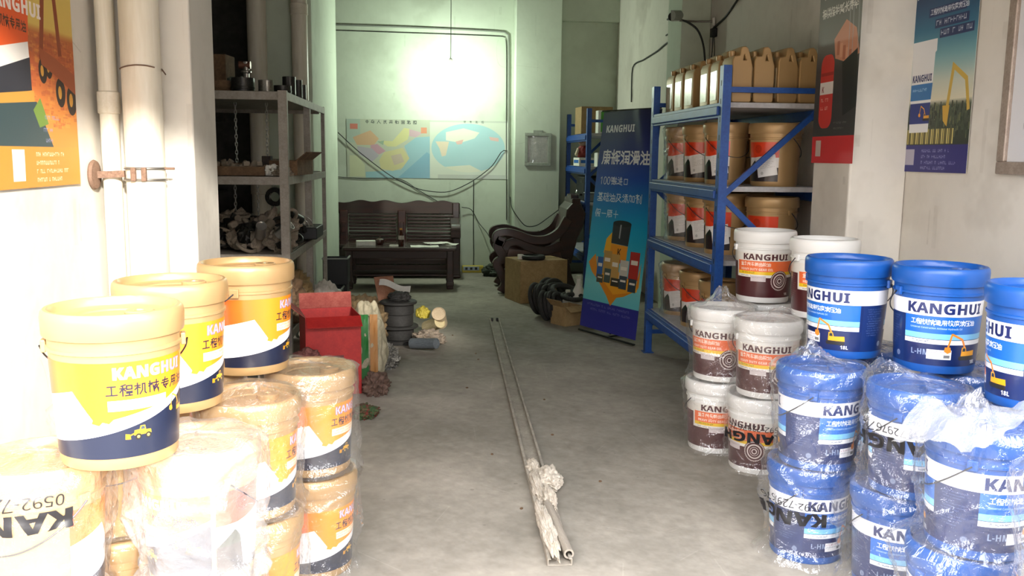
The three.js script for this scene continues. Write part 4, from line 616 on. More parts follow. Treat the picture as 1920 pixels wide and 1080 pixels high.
{ // carved armchair facing left
  const t = thing('carved_armchair', 'carved dark wooden armchair with scrolled arms, seen from its side behind the cardboard box', 'armchair', [0.675, 0, -9.92]);
  part(t, 'back', place(ext([[0.62, 0.34], [0.66, 0.5], [0.70, 0.66], [0.735, 0.80], [0.75, 0.90], [0.80, 0.955], [0.88, 0.94], [0.92, 0.86], [0.90, 0.74], [0.84, 0.6], [0.80, 0.45], [0.78, 0.34]], 0.56, 0.02), 0, 0, -0.28), M.wood);
  const cr = []; for (let i = 0; i <= 40; i++) { const u = i / 40; cr.push([-0.28 + u * 0.56, 0.05 + 0.045 * sin(u * PI) + 0.02 * cos(u * 6 * PI)]); }
  part(t, 'crest_rail', place(ext([[0.28, -0.06], [-0.28, -0.06], ...cr], 0.07, 0.012), 0.80, 0.94, 0, PI / 2), M.wood);
  part(t, 'seat', [bx(0.66, 0.06, 0.56, 0.38, 0.34, 0, 0.02), bx(0.05, 0.1, 0.54, 0.06, 0.26, 0, 0.015)], M.wood);
  for (const z of [0.27, -0.33]) {
    part(t, 'arm', place(ribbon([[0.05, 0.53], [-0.03, 0.57], [-0.02, 0.635], [0.08, 0.66], [0.2, 0.635], [0.36, 0.58], [0.52, 0.585], [0.66, 0.67], [0.74, 0.80]], (u) => 0.055 + 0.03 * u, 0.075), 0, 0, z), M.wood);
    part(t, 'arm_carving', place(ribbon([[0.06, 0.44], [0.10, 0.53], [0.2, 0.555], [0.32, 0.5], [0.5, 0.46], [0.68, 0.52]], (u) => 0.06 + 0.02 * u, 0.05), 0, 0, z + 0.01), M.wood);
    part(t, 'front_leg', place(ribbon([[0.03, 0.58], [-0.01, 0.48], [0.05, 0.36], [-0.02, 0.30], [0.03, 0.2], [0.07, 0.08], [0.03, 0.0]], (u) => 0.085 - 0.02 * u, 0.075), 0, 0.025, z), M.wood); part(t, 'rear_leg', place(ribbon([[0.72, 0.36], [0.75, 0.2], [0.82, 0.03]], () => 0.07, 0.07), 0, 0.0, z), M.wood);
    part(t, 'side_panel', place(ext([[0.06, 0.3], [0.1, 0.48], [0.3, 0.46], [0.66, 0.44], [0.7, 0.3]], 0.03, 0.006), 0, 0, z + 0.02), M.woodWarm);
  }
}
{ // cardboard box before the chair
  const t = thing('cardboard_box', 'big closed brown cardboard box on the floor before the carved armchair', 'box', [1.03, 0, -9.16], 0.30);
  part(t, 'carton', bx(0.52, 0.425, 0.42, 0, 0, 0, 0.006), M.card); for (const s of [-1, 1]) part(t, 'flap', bx(0.518, 0.004, 0.205, 0, 0.425, s * 0.104, 0.001), M.card); part(t, 'tape', [bx(0.522, 0.0012, 0.05, 0, 0.4295, 0, 0), bx(0.0012, 0.12, 0.05, 0.2605, 0.305, 0, 0)], plain(0x9a8358, { roughness: 0.3 }));
}
solo('rubber_ring', 'black rubber ring tray lying on top of the big cardboard box', 'ring', crease(lathe([[0.07, 0], [0.115, 0], [0.125, 0.02], [0.12, 0.04], [0.105, 0.045], [0.095, 0.03], [0.07, 0.03]], 36), 0.6), M.black, null, [0.99, 0.431, -9.06]);
solo('small_white_box', 'tiny white box beside the black ring on the big cardboard box', 'box', bx(0.05, 0.05, 0.045, 0, 0, 0, 0.003), M.paper, null, [0.86, 0.431, -9.05], 0.3);
// ---------------------------------------------------------------- small things around the chair and banner
{ const t = thing('power_strip', 'white and yellow power strip on the floor at the foot of the back wall', 'power strip', [0.47, 0, -11.33]); part(t, 'housing', bx(0.27, 0.09, 0.07, 0, 0, 0, 0.01), plain(0xc7b54a)); part(t, 'face', bx(0.20, 0.05, 0.012, -0.02, 0.03, 0.034, 0.004), plain(0x9aa6b0)); part(t, 'socket', [-0.06, 0, 0.06].map((x) => bx(0.03, 0.03, 0.006, x - 0.02, 0.04, 0.041, 0.002)), M.black); }
solo('rag_heap', 'dark green heap of rags on the floor between power strip and armchair', 'rags', lump(0.36, 0.15, 0.22, 5, 0.4, 5, 0.3), mottled('#2f362d', '#4b5246', 4), null, [0.76, 0, -11.0]);
const coil = (label, x, y, z, R, rx, ry, n = 3) => { const t = thing('hose_coil', label, 'hose', [x, y, z], ry, 'black rubber hose coils by the banner'); for (let k = 0; k < n; k++) part(t, 'hose_loop', place(new THREE.TorusGeometry(R - 0.012 * (k % 2), 0.02, 10, 40), 0.005 * k, 0, (k - (n - 1) / 2) * 0.036, 0, rx), M.rubber); return t; };
coil('black hose coil standing on edge, leftmost before the banner', 0.99, 0.155, -8.22, 0.135, -0.25, 1.0, 4); coil('black hose coil standing on edge, nearest the small carton', 1.03, 0.14, -7.93, 0.12, -0.2, 1.15, 4); coil('black hose coil behind the leftmost one, beside the big box', 1.12, 0.16, -8.5, 0.14, -0.3, 0.7, 3); coil('black hose coil lying tilted on top of the others', 1.17, 0.24, -8.2, 0.11, -1.2, 0.4, 3); coil('black hose coil lying between the white bottles and the small carton', 1.24, 0.215, -7.98, 0.09, -1.4, 0.2, 2);
{ const t = thing('small_carton', 'small open brown carton on the floor by the lower left of the banner', 'box', [1.16, 0, -7.80], 0.55); part(t, 'carton', [bx(0.2, 0.17, 0.006, 0, 0, 0.1, 0.001), bx(0.2, 0.17, 0.006, 0, 0, -0.1, 0.001), bx(0.006, 0.17, 0.2, 0.1, 0, 0, 0.001), bx(0.006, 0.17, 0.2, -0.1, 0, 0, 0.001), bx(0.2, 0.006, 0.2, 0, 0, 0, 0.001)], M.card); part(t, 'flap', place(bx(0.2, 0.004, 0.08, 0, 0, 0.04, 0.001), 0, 0.17, 0.1, 0, 0.5), M.card); part(t, 'flap', place(bx(0.004, 0.08, 0.2, 0, 0, 0, 0.001), -0.103, 0.168, 0, 0, 0, 0.7), M.card); }
{ const spots = [['white plastic bottle standing just left of the banner, taller one', 1.30, -8.05, 1.25], ['white plastic bottle left of the banner, shorter one in front', 1.205, -8.06, 0.8]]; for (const [l, x, z, k] of spots) { const t = thing('plastic_bottle', l, 'bottle', [x, 0, z]); const h = 0.30 * k; part(t, 'bottle', crease(lathe([[0, 0], [0.045, 0], [0.05, 0.012], [0.05, h * 0.7], [0.02, h * 0.88], [0.02, h], [0, h]], 24), 0.6), M.plasticWhite); part(t, 'cap', new THREE.CylinderGeometry(0.023, 0.023, 0.03, 20).translate(0, h + 0.01, 0), plain(0xc9cabb)); } }
// things on the corner rack
{ const t = thing('carton', 'brown carton on the top shelf of the corner rack', 'box', [1.80, 1.722, -10.35], 0.05); part(t, 'carton', bx(0.36, 0.30, 0.34, 0, 0, 0, 0.005), M.card); part(t, 'flap', [bx(0.36, 0.004, 0.165, 0, 0.30, 0.088, 0.001), bx(0.36, 0.004, 0.165, 0, 0.30, -0.088, 0.001)], M.card); }
{ const t = thing('green_box', 'white box with a bright green front on the top shelf of the corner rack', 'box', [1.87, 1.722, -9.98], 0.12); part(t, 'box', bx(0.20, 0.25, 0.10, 0, 0, 0, 0.004), M.paper); part(t, 'green_front', bx(0.155, 0.22, 0.003, 0.008, 0.018, 0.0505, 0), plain(0x58a83c)); part(t, 'print', bx(0.03, 0.05, 0.0015, -0.03, 0.12, 0.0525, 0), plain(0x203a1c)); }
solo('white_board', 'thin cream board lying on the corner rack behind the banner top', 'board', bx(0.30, 0.035, 0.22, 0, 0, 0, 0.003), M.paper, null, [2.06, 1.76, -9.87], 0.1);
solo('white_tub', 'round white tub on the corner rack above the banner', 'tub', crease(lathe([[0, 0], [0.075, 0], [0.08, 0.08], [0.085, 0.085], [0.085, 0.1], [0.078, 0.105], [0, 0.105]], 32), 0.6), M.plasticWhite, null, [2.10, 1.80, -9.86]);
{ const t = thing('figurine', 'small seated doll figurine in red clothes on the second shelf of the corner rack', 'figurine', [1.70, 1.46, -10.45], -0.2); part(t, 'body', lump(0.13, 0.15, 0.11, 4, 0.15, 4), plain(0x7a1f1a)); part(t, 'arm', [rod([-0.05, 0.1, 0.02], [-0.07, 0.04, 0.05], 0.018), rod([0.05, 0.1, 0.02], [0.07, 0.04, 0.05], 0.018), new THREE.SphereGeometry(0.02, 12, 10).translate(-0.07, 0.035, 0.055), new THREE.SphereGeometry(0.02, 12, 10).translate(0.07, 0.035, 0.055)], plain(0xcdb9a0)); const h = part(t, 'head', new THREE.SphereGeometry(0.055, 24, 18).scale(1, 1.05, 0.95).translate(0, 0.185, 0.01), plain(0x9a8072)); part(h, 'hair', new THREE.SphereGeometry(0.058, 20, 12, 0, 2 * PI, 0, 1.35).translate(0, 0.195, 0.002), plain(0x2c1a14)); part(h, 'nose', new THREE.SphereGeometry(0.01, 10, 8).translate(0, 0.18, 0.062), plain(0x6a4a3e)); part(h, 'eyes', [-0.02, 0.02].map((x) => new THREE.SphereGeometry(0.007, 8, 6).translate(x, 0.197, 0.056)), M.black); }
{ const t = thing('blue_white_carton', 'flat white carton with a blue stripe on the second shelf of the corner rack', 'box', [1.72, 1.362, -10.35]); part(t, 'box', bx(0.22, 0.095, 0.42, 0, 0, 0, 0.004), M.paper); part(t, 'blue_stripe', [bx(0.16, 0.035, 0.002, -0.01, 0.035, 0.211, 0), bx(0.002, 0.035, 0.34, -0.111, 0.035, 0, 0)], plain(0x2468b8)); }
{ const t = thing('white_carton', 'white carton at the near end of the second shelf of the corner rack', 'box', [1.86, 1.362, -9.92]); part(t, 'box', bx(0.2, 0.15, 0.2, 0, 0, 0, 0.005), M.paper); part(t, 'flap', bx(0.2, 0.003, 0.095, 0, 0.15, 0.05, 0), M.paper); }
{ const t = thing('printer', 'dark boxy machine on the third shelf of the corner rack', 'printer', [1.86, 0.972, -10.35]); part(t, 'housing', bx(0.40, 0.28, 0.56, 0, 0, 0, 0.02), M.black); part(t, 'paper_tray', bx(0.04, 0.02, 0.36, -0.21, 0.06, 0, 0.004), M.darkSteel); part(t, 'panel', bx(0.006, 0.04, 0.2, -0.201, 0.2, 0.1, 0.002), M.darkSteel); }
{ const t = thing('grey_tub', 'light grey square tub on the third shelf near the front post of the corner rack', 'tub', [1.74, 0.972, -9.93]); part(t, 'tub', bx(0.17, 0.10, 0.16, 0, 0, 0, 0.02), plain(0x8f908b)); part(t, 'rim', bx(0.185, 0.012, 0.175, 0, 0.095, 0, 0.005), plain(0xa5a6a0)); }
solo('silver_urn', 'little silver urn with a pointed lid on the corner rack behind the armchair', 'urn', crease(lathe([[0, 0], [0.05, 0], [0.055, 0.006], [0.05, 0.016], [0.02, 0.022], [0.016, 0.04], [0.028, 0.06], [0.03, 0.072], [0.018, 0.1], [0.005, 0.125], [0, 0.13]], 28), 0.7), plain(0xc9cac6, { metalness: 0.9, roughness: 0.22 }), null, [1.67, 0.972, -10.6]);
// ---------------------------------------------------------------- pipes on the left
function pipe(label, x, z, r, y0, y1, collars) { const t = thing('drain_pipe', label, 'pipe', [x, 0, z]); part(t, 'pipe', new THREE.CylinderGeometry(r, r, y1 - y0, 40).translate(0, (y0 + y1) / 2, 0), M.pipe); for (const y of collars) part(t, 'collar', crease(lathe([[r, y - 0.05], [r + 0.007, y - 0.045], [r + 0.008, y + 0.045], [r, y + 0.05]], 40), 0.6), M.pipe); return t; }
{
  const t = pipe('thick cream drain pipe before the left pillar, held by a bracket', -1.285, -4.17, 0.083, 0, 4, [3.2]);
  const rust = mottled('#6a5142', '#8a6f5c', 8, { roughness: 0.8, metalness: 0.2 });
  const c = part(t, 'clamp', [1.345, 1.395].map((y) => new THREE.TorusGeometry(0.087, 0.006, 8, 40).rotateX(PI / 2).translate(0, y, 0)), M.steel, 'rusty double pipe clamp'); [-0.02, 0.025].forEach((x) => part(c, 'bolt', bx(0.022, 0.06, 0.02, x - 0.005, 1.34, 0.092, 0.004), rust)); part(c, 'bracket_arm', bar([-0.085, 1.37, 0.02], [-0.20, 1.365, 0.02], 0.03, 0.018), rust); part(c, 'clamp_rod', rod([0.085, 1.395, 0.02], [0.13, 1.395, 0.02], 0.006), rust); part(c, 'wall_flange', crease(lathe([[0, 0], [0.06, 0], [0.066, 0.008], [0.06, 0.018], [0.02, 0.024], [0, 0.024]], 28), 0.6).rotateZ(-PI / 2).translate(-0.224, 1.365, 0.02), rust);
  part(t, 'tie_wire', tube([...Array(13)].map((_, i) => { const a = i / 12 * 5.6 + 0.6; return [cos(a) * 0.0865, 1.83 + 0.006 * sin(i), sin(a) * 0.0865]; }).concat([[0.12, 1.80, 0.06]]), 0.003), rust);
}
pipe('slimmer cream pipe in the corner behind the thick one on the left', -1.44, -4.2, 0.04, 0, 4, [1.68, 0.7]);
pipe('grey pipe standing left on the inner wall behind the steel shelf', -1.60, -8.515, 0.085, 0, 4, [1.14]);
pipe('grey pipe standing right on the inner wall behind the steel shelf', -1.225, -8.53, 0.072, 0, 4, [2.75]);
solo('elbow_stub', 'dark round opening of a pipe elbow on the left inner pipe', 'pipe elbow', crease(lathe([[0.045, 0], [0.085, 0], [0.09, 0.02], [0.085, 0.06], [0.045, 0.06]], 28), 0.6).rotateX(PI / 2), M.darkSteel, null, [-1.47, 1.07, -8.5]);
// ---------------------------------------------------------------- steel shelf on the left
{
  const t = thing('steel_shelf', 'grey steel shelf with four levels of parts behind the left pillar', 'shelf', [-0.965, 0, -6.1]), levels = [0.28, 0.80, 1.315, 1.865], W = 1.35;
  for (const [x, z, w] of [[-0.028, 0, 0.058], [-0.028, -1.12, 0.05], [-0.02, -2.05, 0.03], [-W, 0, 0.05], [-W, -1.12, 0.05], [-W, -2.05, 0.05]]) { const p = part(t, 'post', [bx(w, 1.872, 0.006, x, 0, z + 0.022, 0.001), bx(0.006, 1.872, 0.045, x + w / 2 - 0.003, 0, z, 0.001)], M.greySteel); part(p, 'foot', bx(w + 0.01, 0.02, 0.055, x, 0, z, 0.004), M.black); }
  for (const y of levels) { part(t, 'beam', bx(W - 0.06, 0.055, 0.012, -W / 2 - 0.02, y - 0.055, 0.012, 0.003), M.greySteel); part(t, 'beam', bx(W - 0.06, 0.055, 0.012, -W / 2 - 0.02, y - 0.055, -2.05, 0.003), M.greySteel); part(t, 'side_beam', bx(0.012, 0.055, 2.04, -0.006, y - 0.055, -1.02, 0.003), M.greySteel); part(t, 'side_beam', bx(0.012, 0.055, 2.04, -W, y - 0.055, -1.02, 0.003), M.greySteel); for (let k = 0; k < 3; k++) part(t, 'shelf_panel', bx(W - 0.04, 0.02, 0.67, -W / 2 - 0.01, y - 0.024, -0.35 - k * 0.68, 0.003), M.greySteel); }
}
{ // second dark rack deep in the storeroom
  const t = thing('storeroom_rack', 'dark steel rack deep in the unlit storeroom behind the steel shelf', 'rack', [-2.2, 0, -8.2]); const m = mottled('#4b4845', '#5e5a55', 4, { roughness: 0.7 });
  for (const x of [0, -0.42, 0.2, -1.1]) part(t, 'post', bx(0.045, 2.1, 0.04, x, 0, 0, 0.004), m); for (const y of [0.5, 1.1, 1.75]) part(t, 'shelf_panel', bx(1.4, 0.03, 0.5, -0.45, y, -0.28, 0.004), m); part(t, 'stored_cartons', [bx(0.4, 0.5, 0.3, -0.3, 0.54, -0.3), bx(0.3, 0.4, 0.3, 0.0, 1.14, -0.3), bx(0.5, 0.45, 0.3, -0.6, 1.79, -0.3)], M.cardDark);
}
const link = new THREE.TorusGeometry(0.012, 0.0035, 6, 12).scale(0.75, 1.5, 1);
[['leftmost, from high', -1.86, 1.86, 0.62], ['second from the left, short', -1.76, 1.62, 0.4], ['in the middle, high', -1.50, 1.85, 0.52], ['on the right, high', -1.27, 1.85, 0.45], ['right of the middle, low', -1.35, 1.30, 0.45], ['low on the left', -1.72, 1.28, 0.42], ['low in the middle', -1.52, 1.28, 0.46]].forEach(([w, x, y, h]) => {
  const t = thing('hanging_chain', 'thin steel chain hanging in the dark behind the steel shelf, ' + w, 'chain', [x, y, -7.05]), g = []; for (let k = 0; k * 0.03 < h; k++) g.push(place(link.clone(), 0, -0.02 - k * 0.03, 0, (k % 2) * PI / 2)); part(t, 'links', g, plain(0xb5b2ab, { metalness: 0.6, roughness: 0.35 })); part(t, 'hook', tube([[0, 0.03, 0], [0.012, 0.02, 0], [0.01, 0, 0], [0, -0.01, 0]], 0.003), M.steel);
});
const ring = (r, h, t = 0.012) => crease(lathe([[r - t, 0], [r, 0], [r, h * 0.2], [r * 1.04, h * 0.24], [r * 1.04, h * 0.34], [r, h * 0.38], [r, h], [r - t, h], [r - t, h * 0.3], [0, h * 0.3]], 32), 0.6);
const tin = (r, h) => crease(lathe([[0, 0], [r, 0], [r * 1.02, 0.006], [r, 0.012], [r, h - 0.01], [r * 1.02, h - 0.006], [r, h], [r * 0.92, h], [r * 0.92, h - 0.008], [0, h - 0.008]], 32), 0.6);
// top shelf, left to right
[['wide black steel pot in the middle of the top steel shelf', 'pot', ring(0.075, 0.09), M.darkSteel, -1.275, -6.25], ['dull grey open metal can right of the black pot on the top steel shelf', 'can', tin(0.05, 0.075), M.steel, -1.115, -6.2], ['low black ring near the corner post on the top steel shelf', 'ring', ring(0.06, 0.05), M.darkSteel, -1.03, -6.32], ['tall dark cylinder just behind the corner post on the top steel shelf', 'cylinder', tin(0.045, 0.125), M.darkSteel, -1.015, -6.52], ['thin dark sleeve behind the tall cylinder on the top steel shelf', 'sleeve', tin(0.028, 0.13), M.darkSteel, -1.0, -6.85], ['thinnest dark sleeve toward the middle post on the top steel shelf', 'sleeve', tin(0.024, 0.11), M.darkSteel, -0.995, -7.05],
 ['brown rusty flange left of the black pot on the top steel shelf', 'flange', ring(0.07, 0.075), M.cardDark, -1.43, -6.3], ['grey steel sleeve at the left on the top steel shelf', 'sleeve', tin(0.06, 0.13), M.dust, -1.57, -6.25], ['brown drum part at the far left of the top steel shelf', 'drum', tin(0.075, 0.12), M.cardDark, -1.70, -6.3]].forEach(([l, c, g, m, x, z]) => solo('steel_part', l, c, g, m, null, [x, 1.868, z]));
{ const t = thing('valve_fitting', 'shiny valve fitting standing on the black pot on the top steel shelf', 'valve', [-1.255, 1.955, -6.27]); part(t, 'stem', crease(lathe([[0, 0], [0.02, 0], [0.02, 0.035], [0.034, 0.04], [0.034, 0.05], [0.02, 0.055], [0.026, 0.11], [0, 0.11]], 24), 0.6), M.steel); part(t, 'head', rod([-0.045, 0.09, 0], [0.03, 0.09, 0], 0.026), mottled('#5d3a2c', '#7b5544', 6, { roughness: 0.4, metalness: 0.5 })); }
solo('white_card', 'small white card standing among boxes at the left of the top steel shelf', 'card', bx(0.045, 0.11, 0.004, 0, 0, 0, 0.001), M.paper, null, [-1.78, 1.98, -6.4], 0.2);
solo('brown_carton', 'brown carton at the left end of the top steel shelf with the white card', 'box', bx(0.26, 0.20, 0.2, 0, 0, 0, 0.004), M.cardDark, null, [-1.78, 1.868, -6.62], 0.1); solo('brown_carton', 'taller brown carton behind the grey sleeve on the top steel shelf', 'box', bx(0.2, 0.27, 0.2, 0, 0, 0, 0.004), M.cardDark, null, [-1.53, 1.868, -6.62], -0.1);
solo('crumpled_plastic', 'greenish crumpled plastic behind the black pot on the top steel shelf', 'plastic', lump(0.16, 0.11, 0.12, 12, 0.5, 4, 0.5), mottled('#6d7467', '#878d7e', 4), null, [-1.36, 1.868, -6.5]);
// middle shelf
{ const t = thing('parts_tray', 'long dusty cardboard tray of small parts on the second steel shelf', 'tray', [-1.47, 1.318, -6.3], 0.03); part(t, 'tray', [bx(0.66, 0.06, 0.006, 0, 0, 0.15, 0.001), bx(0.66, 0.08, 0.006, 0, 0, -0.15, 0.001), bx(0.006, 0.07, 0.3, -0.33, 0, 0, 0.001), bx(0.006, 0.07, 0.3, 0.33, 0, 0, 0.001), bx(0.66, 0.005, 0.3, 0, 0, 0, 0)], M.cardDark); const g = [], r = rng(8); for (let i = 0; i < 60; i++) g.push(place(i % 3 ? new THREE.CylinderGeometry(0.012 + r() * 0.012, 0.014 + r() * 0.01, 0.03 + r() * 0.04, 8) : new THREE.BoxGeometry(0.03 + r() * 0.03, 0.02, 0.03), (r() - 0.5) * 0.6, 0.03 + r() * 0.05, (r() - 0.5) * 0.26, r() * 6, r() * 3, r() * 3)); const p = part(t, 'small_parts', g, M.dust); p.userData.kind = 'stuff'; }
{ const t = thing('open_carton', 'open brown carton at the corner post on the second steel shelf', 'box', [-1.03, 1.318, -6.62], -0.08); part(t, 'carton', [bx(0.2, 0.10, 0.006, 0, 0, 0.25, 0.001), bx(0.2, 0.10, 0.006, 0, 0, -0.25, 0.001), bx(0.006, 0.11, 0.5, 0.1, 0, 0, 0.001), bx(0.006, 0.11, 0.5, -0.1, 0, 0, 0.001), bx(0.2, 0.005, 0.5, 0, 0, 0, 0)], M.cardDark); part(t, 'flap', place(bx(0.006, 0.09, 0.5, 0, 0, 0, 0.001), 0.1, 0.105, 0, 0, 0, -0.9), M.cardDark); }
solo('dark_block', 'dark block standing left of the open carton on the second steel shelf', 'block', bx(0.06, 0.13, 0.09, 0, 0, 0, 0.004), mottled('#2c2421', '#40342f', 5), null, [-1.16, 1.318, -6.42]); solo('plastic_scrap', 'pale torn plastic on the second steel shelf beside the tray', 'plastic', lump(0.14, 0.07, 0.12, 31, 0.5, 4, 0.6), M.paper, null, [-1.09, 1.318, -6.24]); solo('plastic_scrap', 'small pale rag by the corner post on the second steel shelf', 'rag', lump(0.13, 0.06, 0.1, 33, 0.5, 4, 0.6), M.dust, null, [-1.03, 1.318, -6.2]);
{ // heap of scrap parts and sleeves on the third shelf
  const g = [], r = rng(21); for (let i = 0; i < 230; i++) { const x = -1.02 - r() * 1.05, z = -6.2 - r() * 0.75, y = 0.82 + r() * 0.05 + (0.16 * smooth(-6.1, -6.6, z)) * r(), k = i % 4; g.push(place(k === 0 ? new THREE.TorusGeometry(0.04 + r() * 0.03, 0.014, 6, 14) : k === 1 ? new THREE.CylinderGeometry(0.02 + r() * 0.02, 0.02 + r() * 0.02, 0.08 + r() * 0.1, 10) : k === 2 ? lump(0.14 + r() * 0.1, 0.06, 0.12, i, 0.5, 1, 0.4) : bx(0.08 + r() * 0.08, 0.03, 0.05, 0, 0, 0, 0), x, y, z, r() * 6, r() * 2.6, r() * 2)); }
  for (const [n, m, k] of [['scrap_metal_heap', M.darkSteel, 0], ['dusty_parts_heap', M.dust, 1]]) { const o = solo(n, k ? 'dusty grey rags and small parts heaped over the third steel shelf' : 'dark metal rings and sleeves heaped on the third steel shelf', k ? 'rags' : 'scrap metal', g.filter((_, i) => (i % 5 < 2) === !k), m); o.userData.kind = 'stuff'; }
}
[['foil tube end lying at the front of the heap on the third steel shelf', -1.17, -6.14], ['second foil tube end beside the corner post on the third steel shelf', -1.06, -6.18]].forEach(([l, x, z], i) => solo('foil_tube', l, 'tube', place(tin(0.035, 0.12), 0, 0.06, 0, 0.3 + i, 0.9), plain(0xb9b6b0, { metalness: 0.8, roughness: 0.3 }), null, [x, 0.86, z]));
{ const t = thing('fan_guard', 'round wire guard leaning at the back right above the third steel shelf', 'guard', [-1.02, 0.91, -7.0], 0.2); part(t, 'rings', [0.03, 0.055, 0.085].map((r) => new THREE.TorusGeometry(r, 0.004, 6, 32)), M.steel); part(t, 'spokes', [0, 1, 2, 3, 4].map((k) => rod([cos(k * 0.63) * 0.085, sin(k * 0.63) * 0.085, 0], [-cos(k * 0.63) * 0.085, -sin(k * 0.63) * 0.085, 0], 0.003, 6)), M.steel); }
solo('black_tray', 'black open plastic tray sticking out by the middle post, third steel shelf', 'tray', [bx(0.16, 0.09, 0.4, 0, 0, 0, 0.008)], M.black, null, [-0.98, 0.82, -7.15]);
// lowest shelf and the floor below
solo('brown_bundle', 'crumpled brown paper bundle on the lowest steel shelf behind the gold buckets', 'bundle', lump(0.5, 0.34, 0.6, 17, 0.4, 6, 0.5), M.cardDark, null, [-1.22, 0.285, -6.45]); solo('brown_bundle', 'second brown paper bundle deeper on the lowest steel shelf', 'bundle', lump(0.34, 0.28, 0.6, 18, 0.4, 6, 0.5), M.card, null, [-1.15, 0.285, -7.1]);
// ---------------------------------------------------------------- pile on the floor left of the aisle
{ const red = mottled('#a01f1e', '#b62a25', 4, { roughness: 0.55 }), inn = mottled('#8a3a33', '#a2564a', 4), t = thing('red_carton', 'tall open red carton standing on the floor behind the gold buckets', 'box', [-0.66, 0, -5.62], 0.25), w = 0.33, d = 0.34, h = 0.49;
  part(t, 'carton', [bx(w, h, 0.006, 0, 0, d / 2, 0.001), bx(w, h, 0.006, 0, 0, -d / 2, 0.001), bx(0.006, h, d, w / 2, 0, 0, 0.001), bx(0.006, h, d, -w / 2, 0, 0, 0.001), bx(w, 0.006, d, 0, 0, 0, 0)], red);
  part(t, 'flap', place(bx(w, 0.10, 0.005, 0, 0, 0, 0.001), 0, h, -d / 2, 0, -0.25), inn, 'inner side of the open flap'); part(t, 'flap', place(bx(0.005, 0.11, d, 0, 0, 0, 0.001), -w / 2, h, 0, 0, 0, 0.9), inn); part(t, 'flap', place(bx(w, 0.09, 0.005, 0, 0, 0, 0.001), 0, h, d / 2, 0, 2.2), red);
  part(t, 'print', [bx(0.06, 0.11, 0.0015, 0.03, 0.14, d / 2 + 0.004, 0)], plain(0x6d3030), 'dull dark printed patch'); }
{ const t = thing('beige_carton', 'small beige box with brown wrapping in front of the red carton', 'box', [-0.74, 0, -5.28], 0.15); part(t, 'carton', bx(0.15, 0.26, 0.12, 0, 0, 0, 0.004), mottled('#b8a271', '#cdb988', 3)); part(t, 'wrapping', place(lump(0.15, 0.07, 0.12, 41, 0.4, 4, 0.5), -0.02, 0.26, 0), mottled('#5f3430', '#80504a', 5)); }
{ const t = thing('woven_sack', 'pale slumped woven sack with a green and an orange stripe beside the red carton', 'sack', [-0.465, 0, -6.02], 0.1); part(t, 'sack', lump(0.27, 0.48, 0.34, 44, 0.22, 6, 0.08), mottled('#a39a80', '#c0b79b', 8)); const st = (x, w, m) => part(t, 'stripe', sheet(w, 0.44, 0.004, (u, v) => 0.012 * PN.noise(u * 3, v * 5, x * 20), 4, 14).rotateX(PI / 2 - 0.1).translate(x, 0.21, 0.168), m); st(-0.02, 0.06, plain(0x23772f, { roughness: 0.5 })); st(0.045, 0.05, plain(0xb5824a, { roughness: 0.6 })); }
{ const t = thing('white_bag', 'white plastic bag with a red mark behind the woven sack', 'plastic bag', [-0.90, 0, -7.2]); part(t, 'bag', lump(0.34, 0.44, 0.3, 51, 0.35, 6, 0.15), mottled('#b9b2a4', '#d2ccc0', 3, { roughness: 0.4 })); part(t, 'red_mark', place(sheet(0.09, 0.13, 0.003, (u, v) => 0.01 * sin(u * 3), 6, 6).rotateX(PI / 2 - 0.25), 0.09, 0.30, 0.105), plain(0xb32a22)); }
solo('brown_sacking', 'rumpled brown sacking draped between the sack and the reel stack', 'sacking', lump(0.5, 0.36, 0.5, 57, 0.4, 6, 0.6), mottled('#54432c', '#7d6848', 5), null, [-0.64, 0, -7.05], 0.4);
{ const t = thing('reel_stack', 'stack of black reels standing on the floor beside the aisle', 'reels', [-0.29, 0, -7.05]); let y = 0; [[0.15, 0.03], [0.12, 0.09], [0.155, 0.02], [0.115, 0.09], [0.12, 0.08], [0.145, 0.022]].forEach(([r, h]) => { part(t, 'reel', crease(lathe([[0, 0], [r - 0.006, 0], [r, 0.005], [r, h - 0.005], [r - 0.006, h], [0, h]], 36), 0.6).translate(0, y, 0), M.rubber); y += h; }); }
solo('rubber_boot', 'small black rubber boot lying on top of the reel stack', 'rubber boot', lump(0.17, 0.07, 0.13, 61, 0.3, 4, 0.3), M.rubber, null, [-0.285, 0.334, -7.05]);
solo('torn_cardboard', 'torn reddish cardboard piece leaning on the sacking behind the reels', 'cardboard', sheet(0.17, 0.20, 0.004, (u, v) => 0.03 * sin(u * 4) * v, 8, 8).rotateX(1.15), mottled('#8a5a44', '#a87a60', 4), null, [-0.40, 0.40, -7.25], 0.5); solo('torn_paper', 'pale torn paper strip sticking up above the reel stack', 'paper', sheet(0.24, 0.06, 0.003, (u, v) => -0.10 * u + 0.02 * sin(u * 7), 12, 4).rotateX(0.8), M.paper, null, [-0.33, 0.455, -7.2], -0.15);
{ const t = thing('paper_rolls', 'bundle of pale paper tubes and a yellow wrapper right of the reels', 'paper tubes', [-0.07, 0, -7.2], 0.3); part(t, 'tube', place(tin(0.05, 0.2), 0, 0.09, 0, 0.3, 1.2), mottled('#a99a72', '#c4b68e', 4)); part(t, 'tube', place(tin(0.055, 0.2), 0.11, 0.12, 0.02, -0.4, 1.0), mottled('#b09a7c', '#c8b798', 4)); part(t, 'yellow_wrapper', place(lump(0.11, 0.09, 0.1, 63, 0.3, 4, 0.4), -0.03, 0.17, 0), plain(0xb9a83c)); }
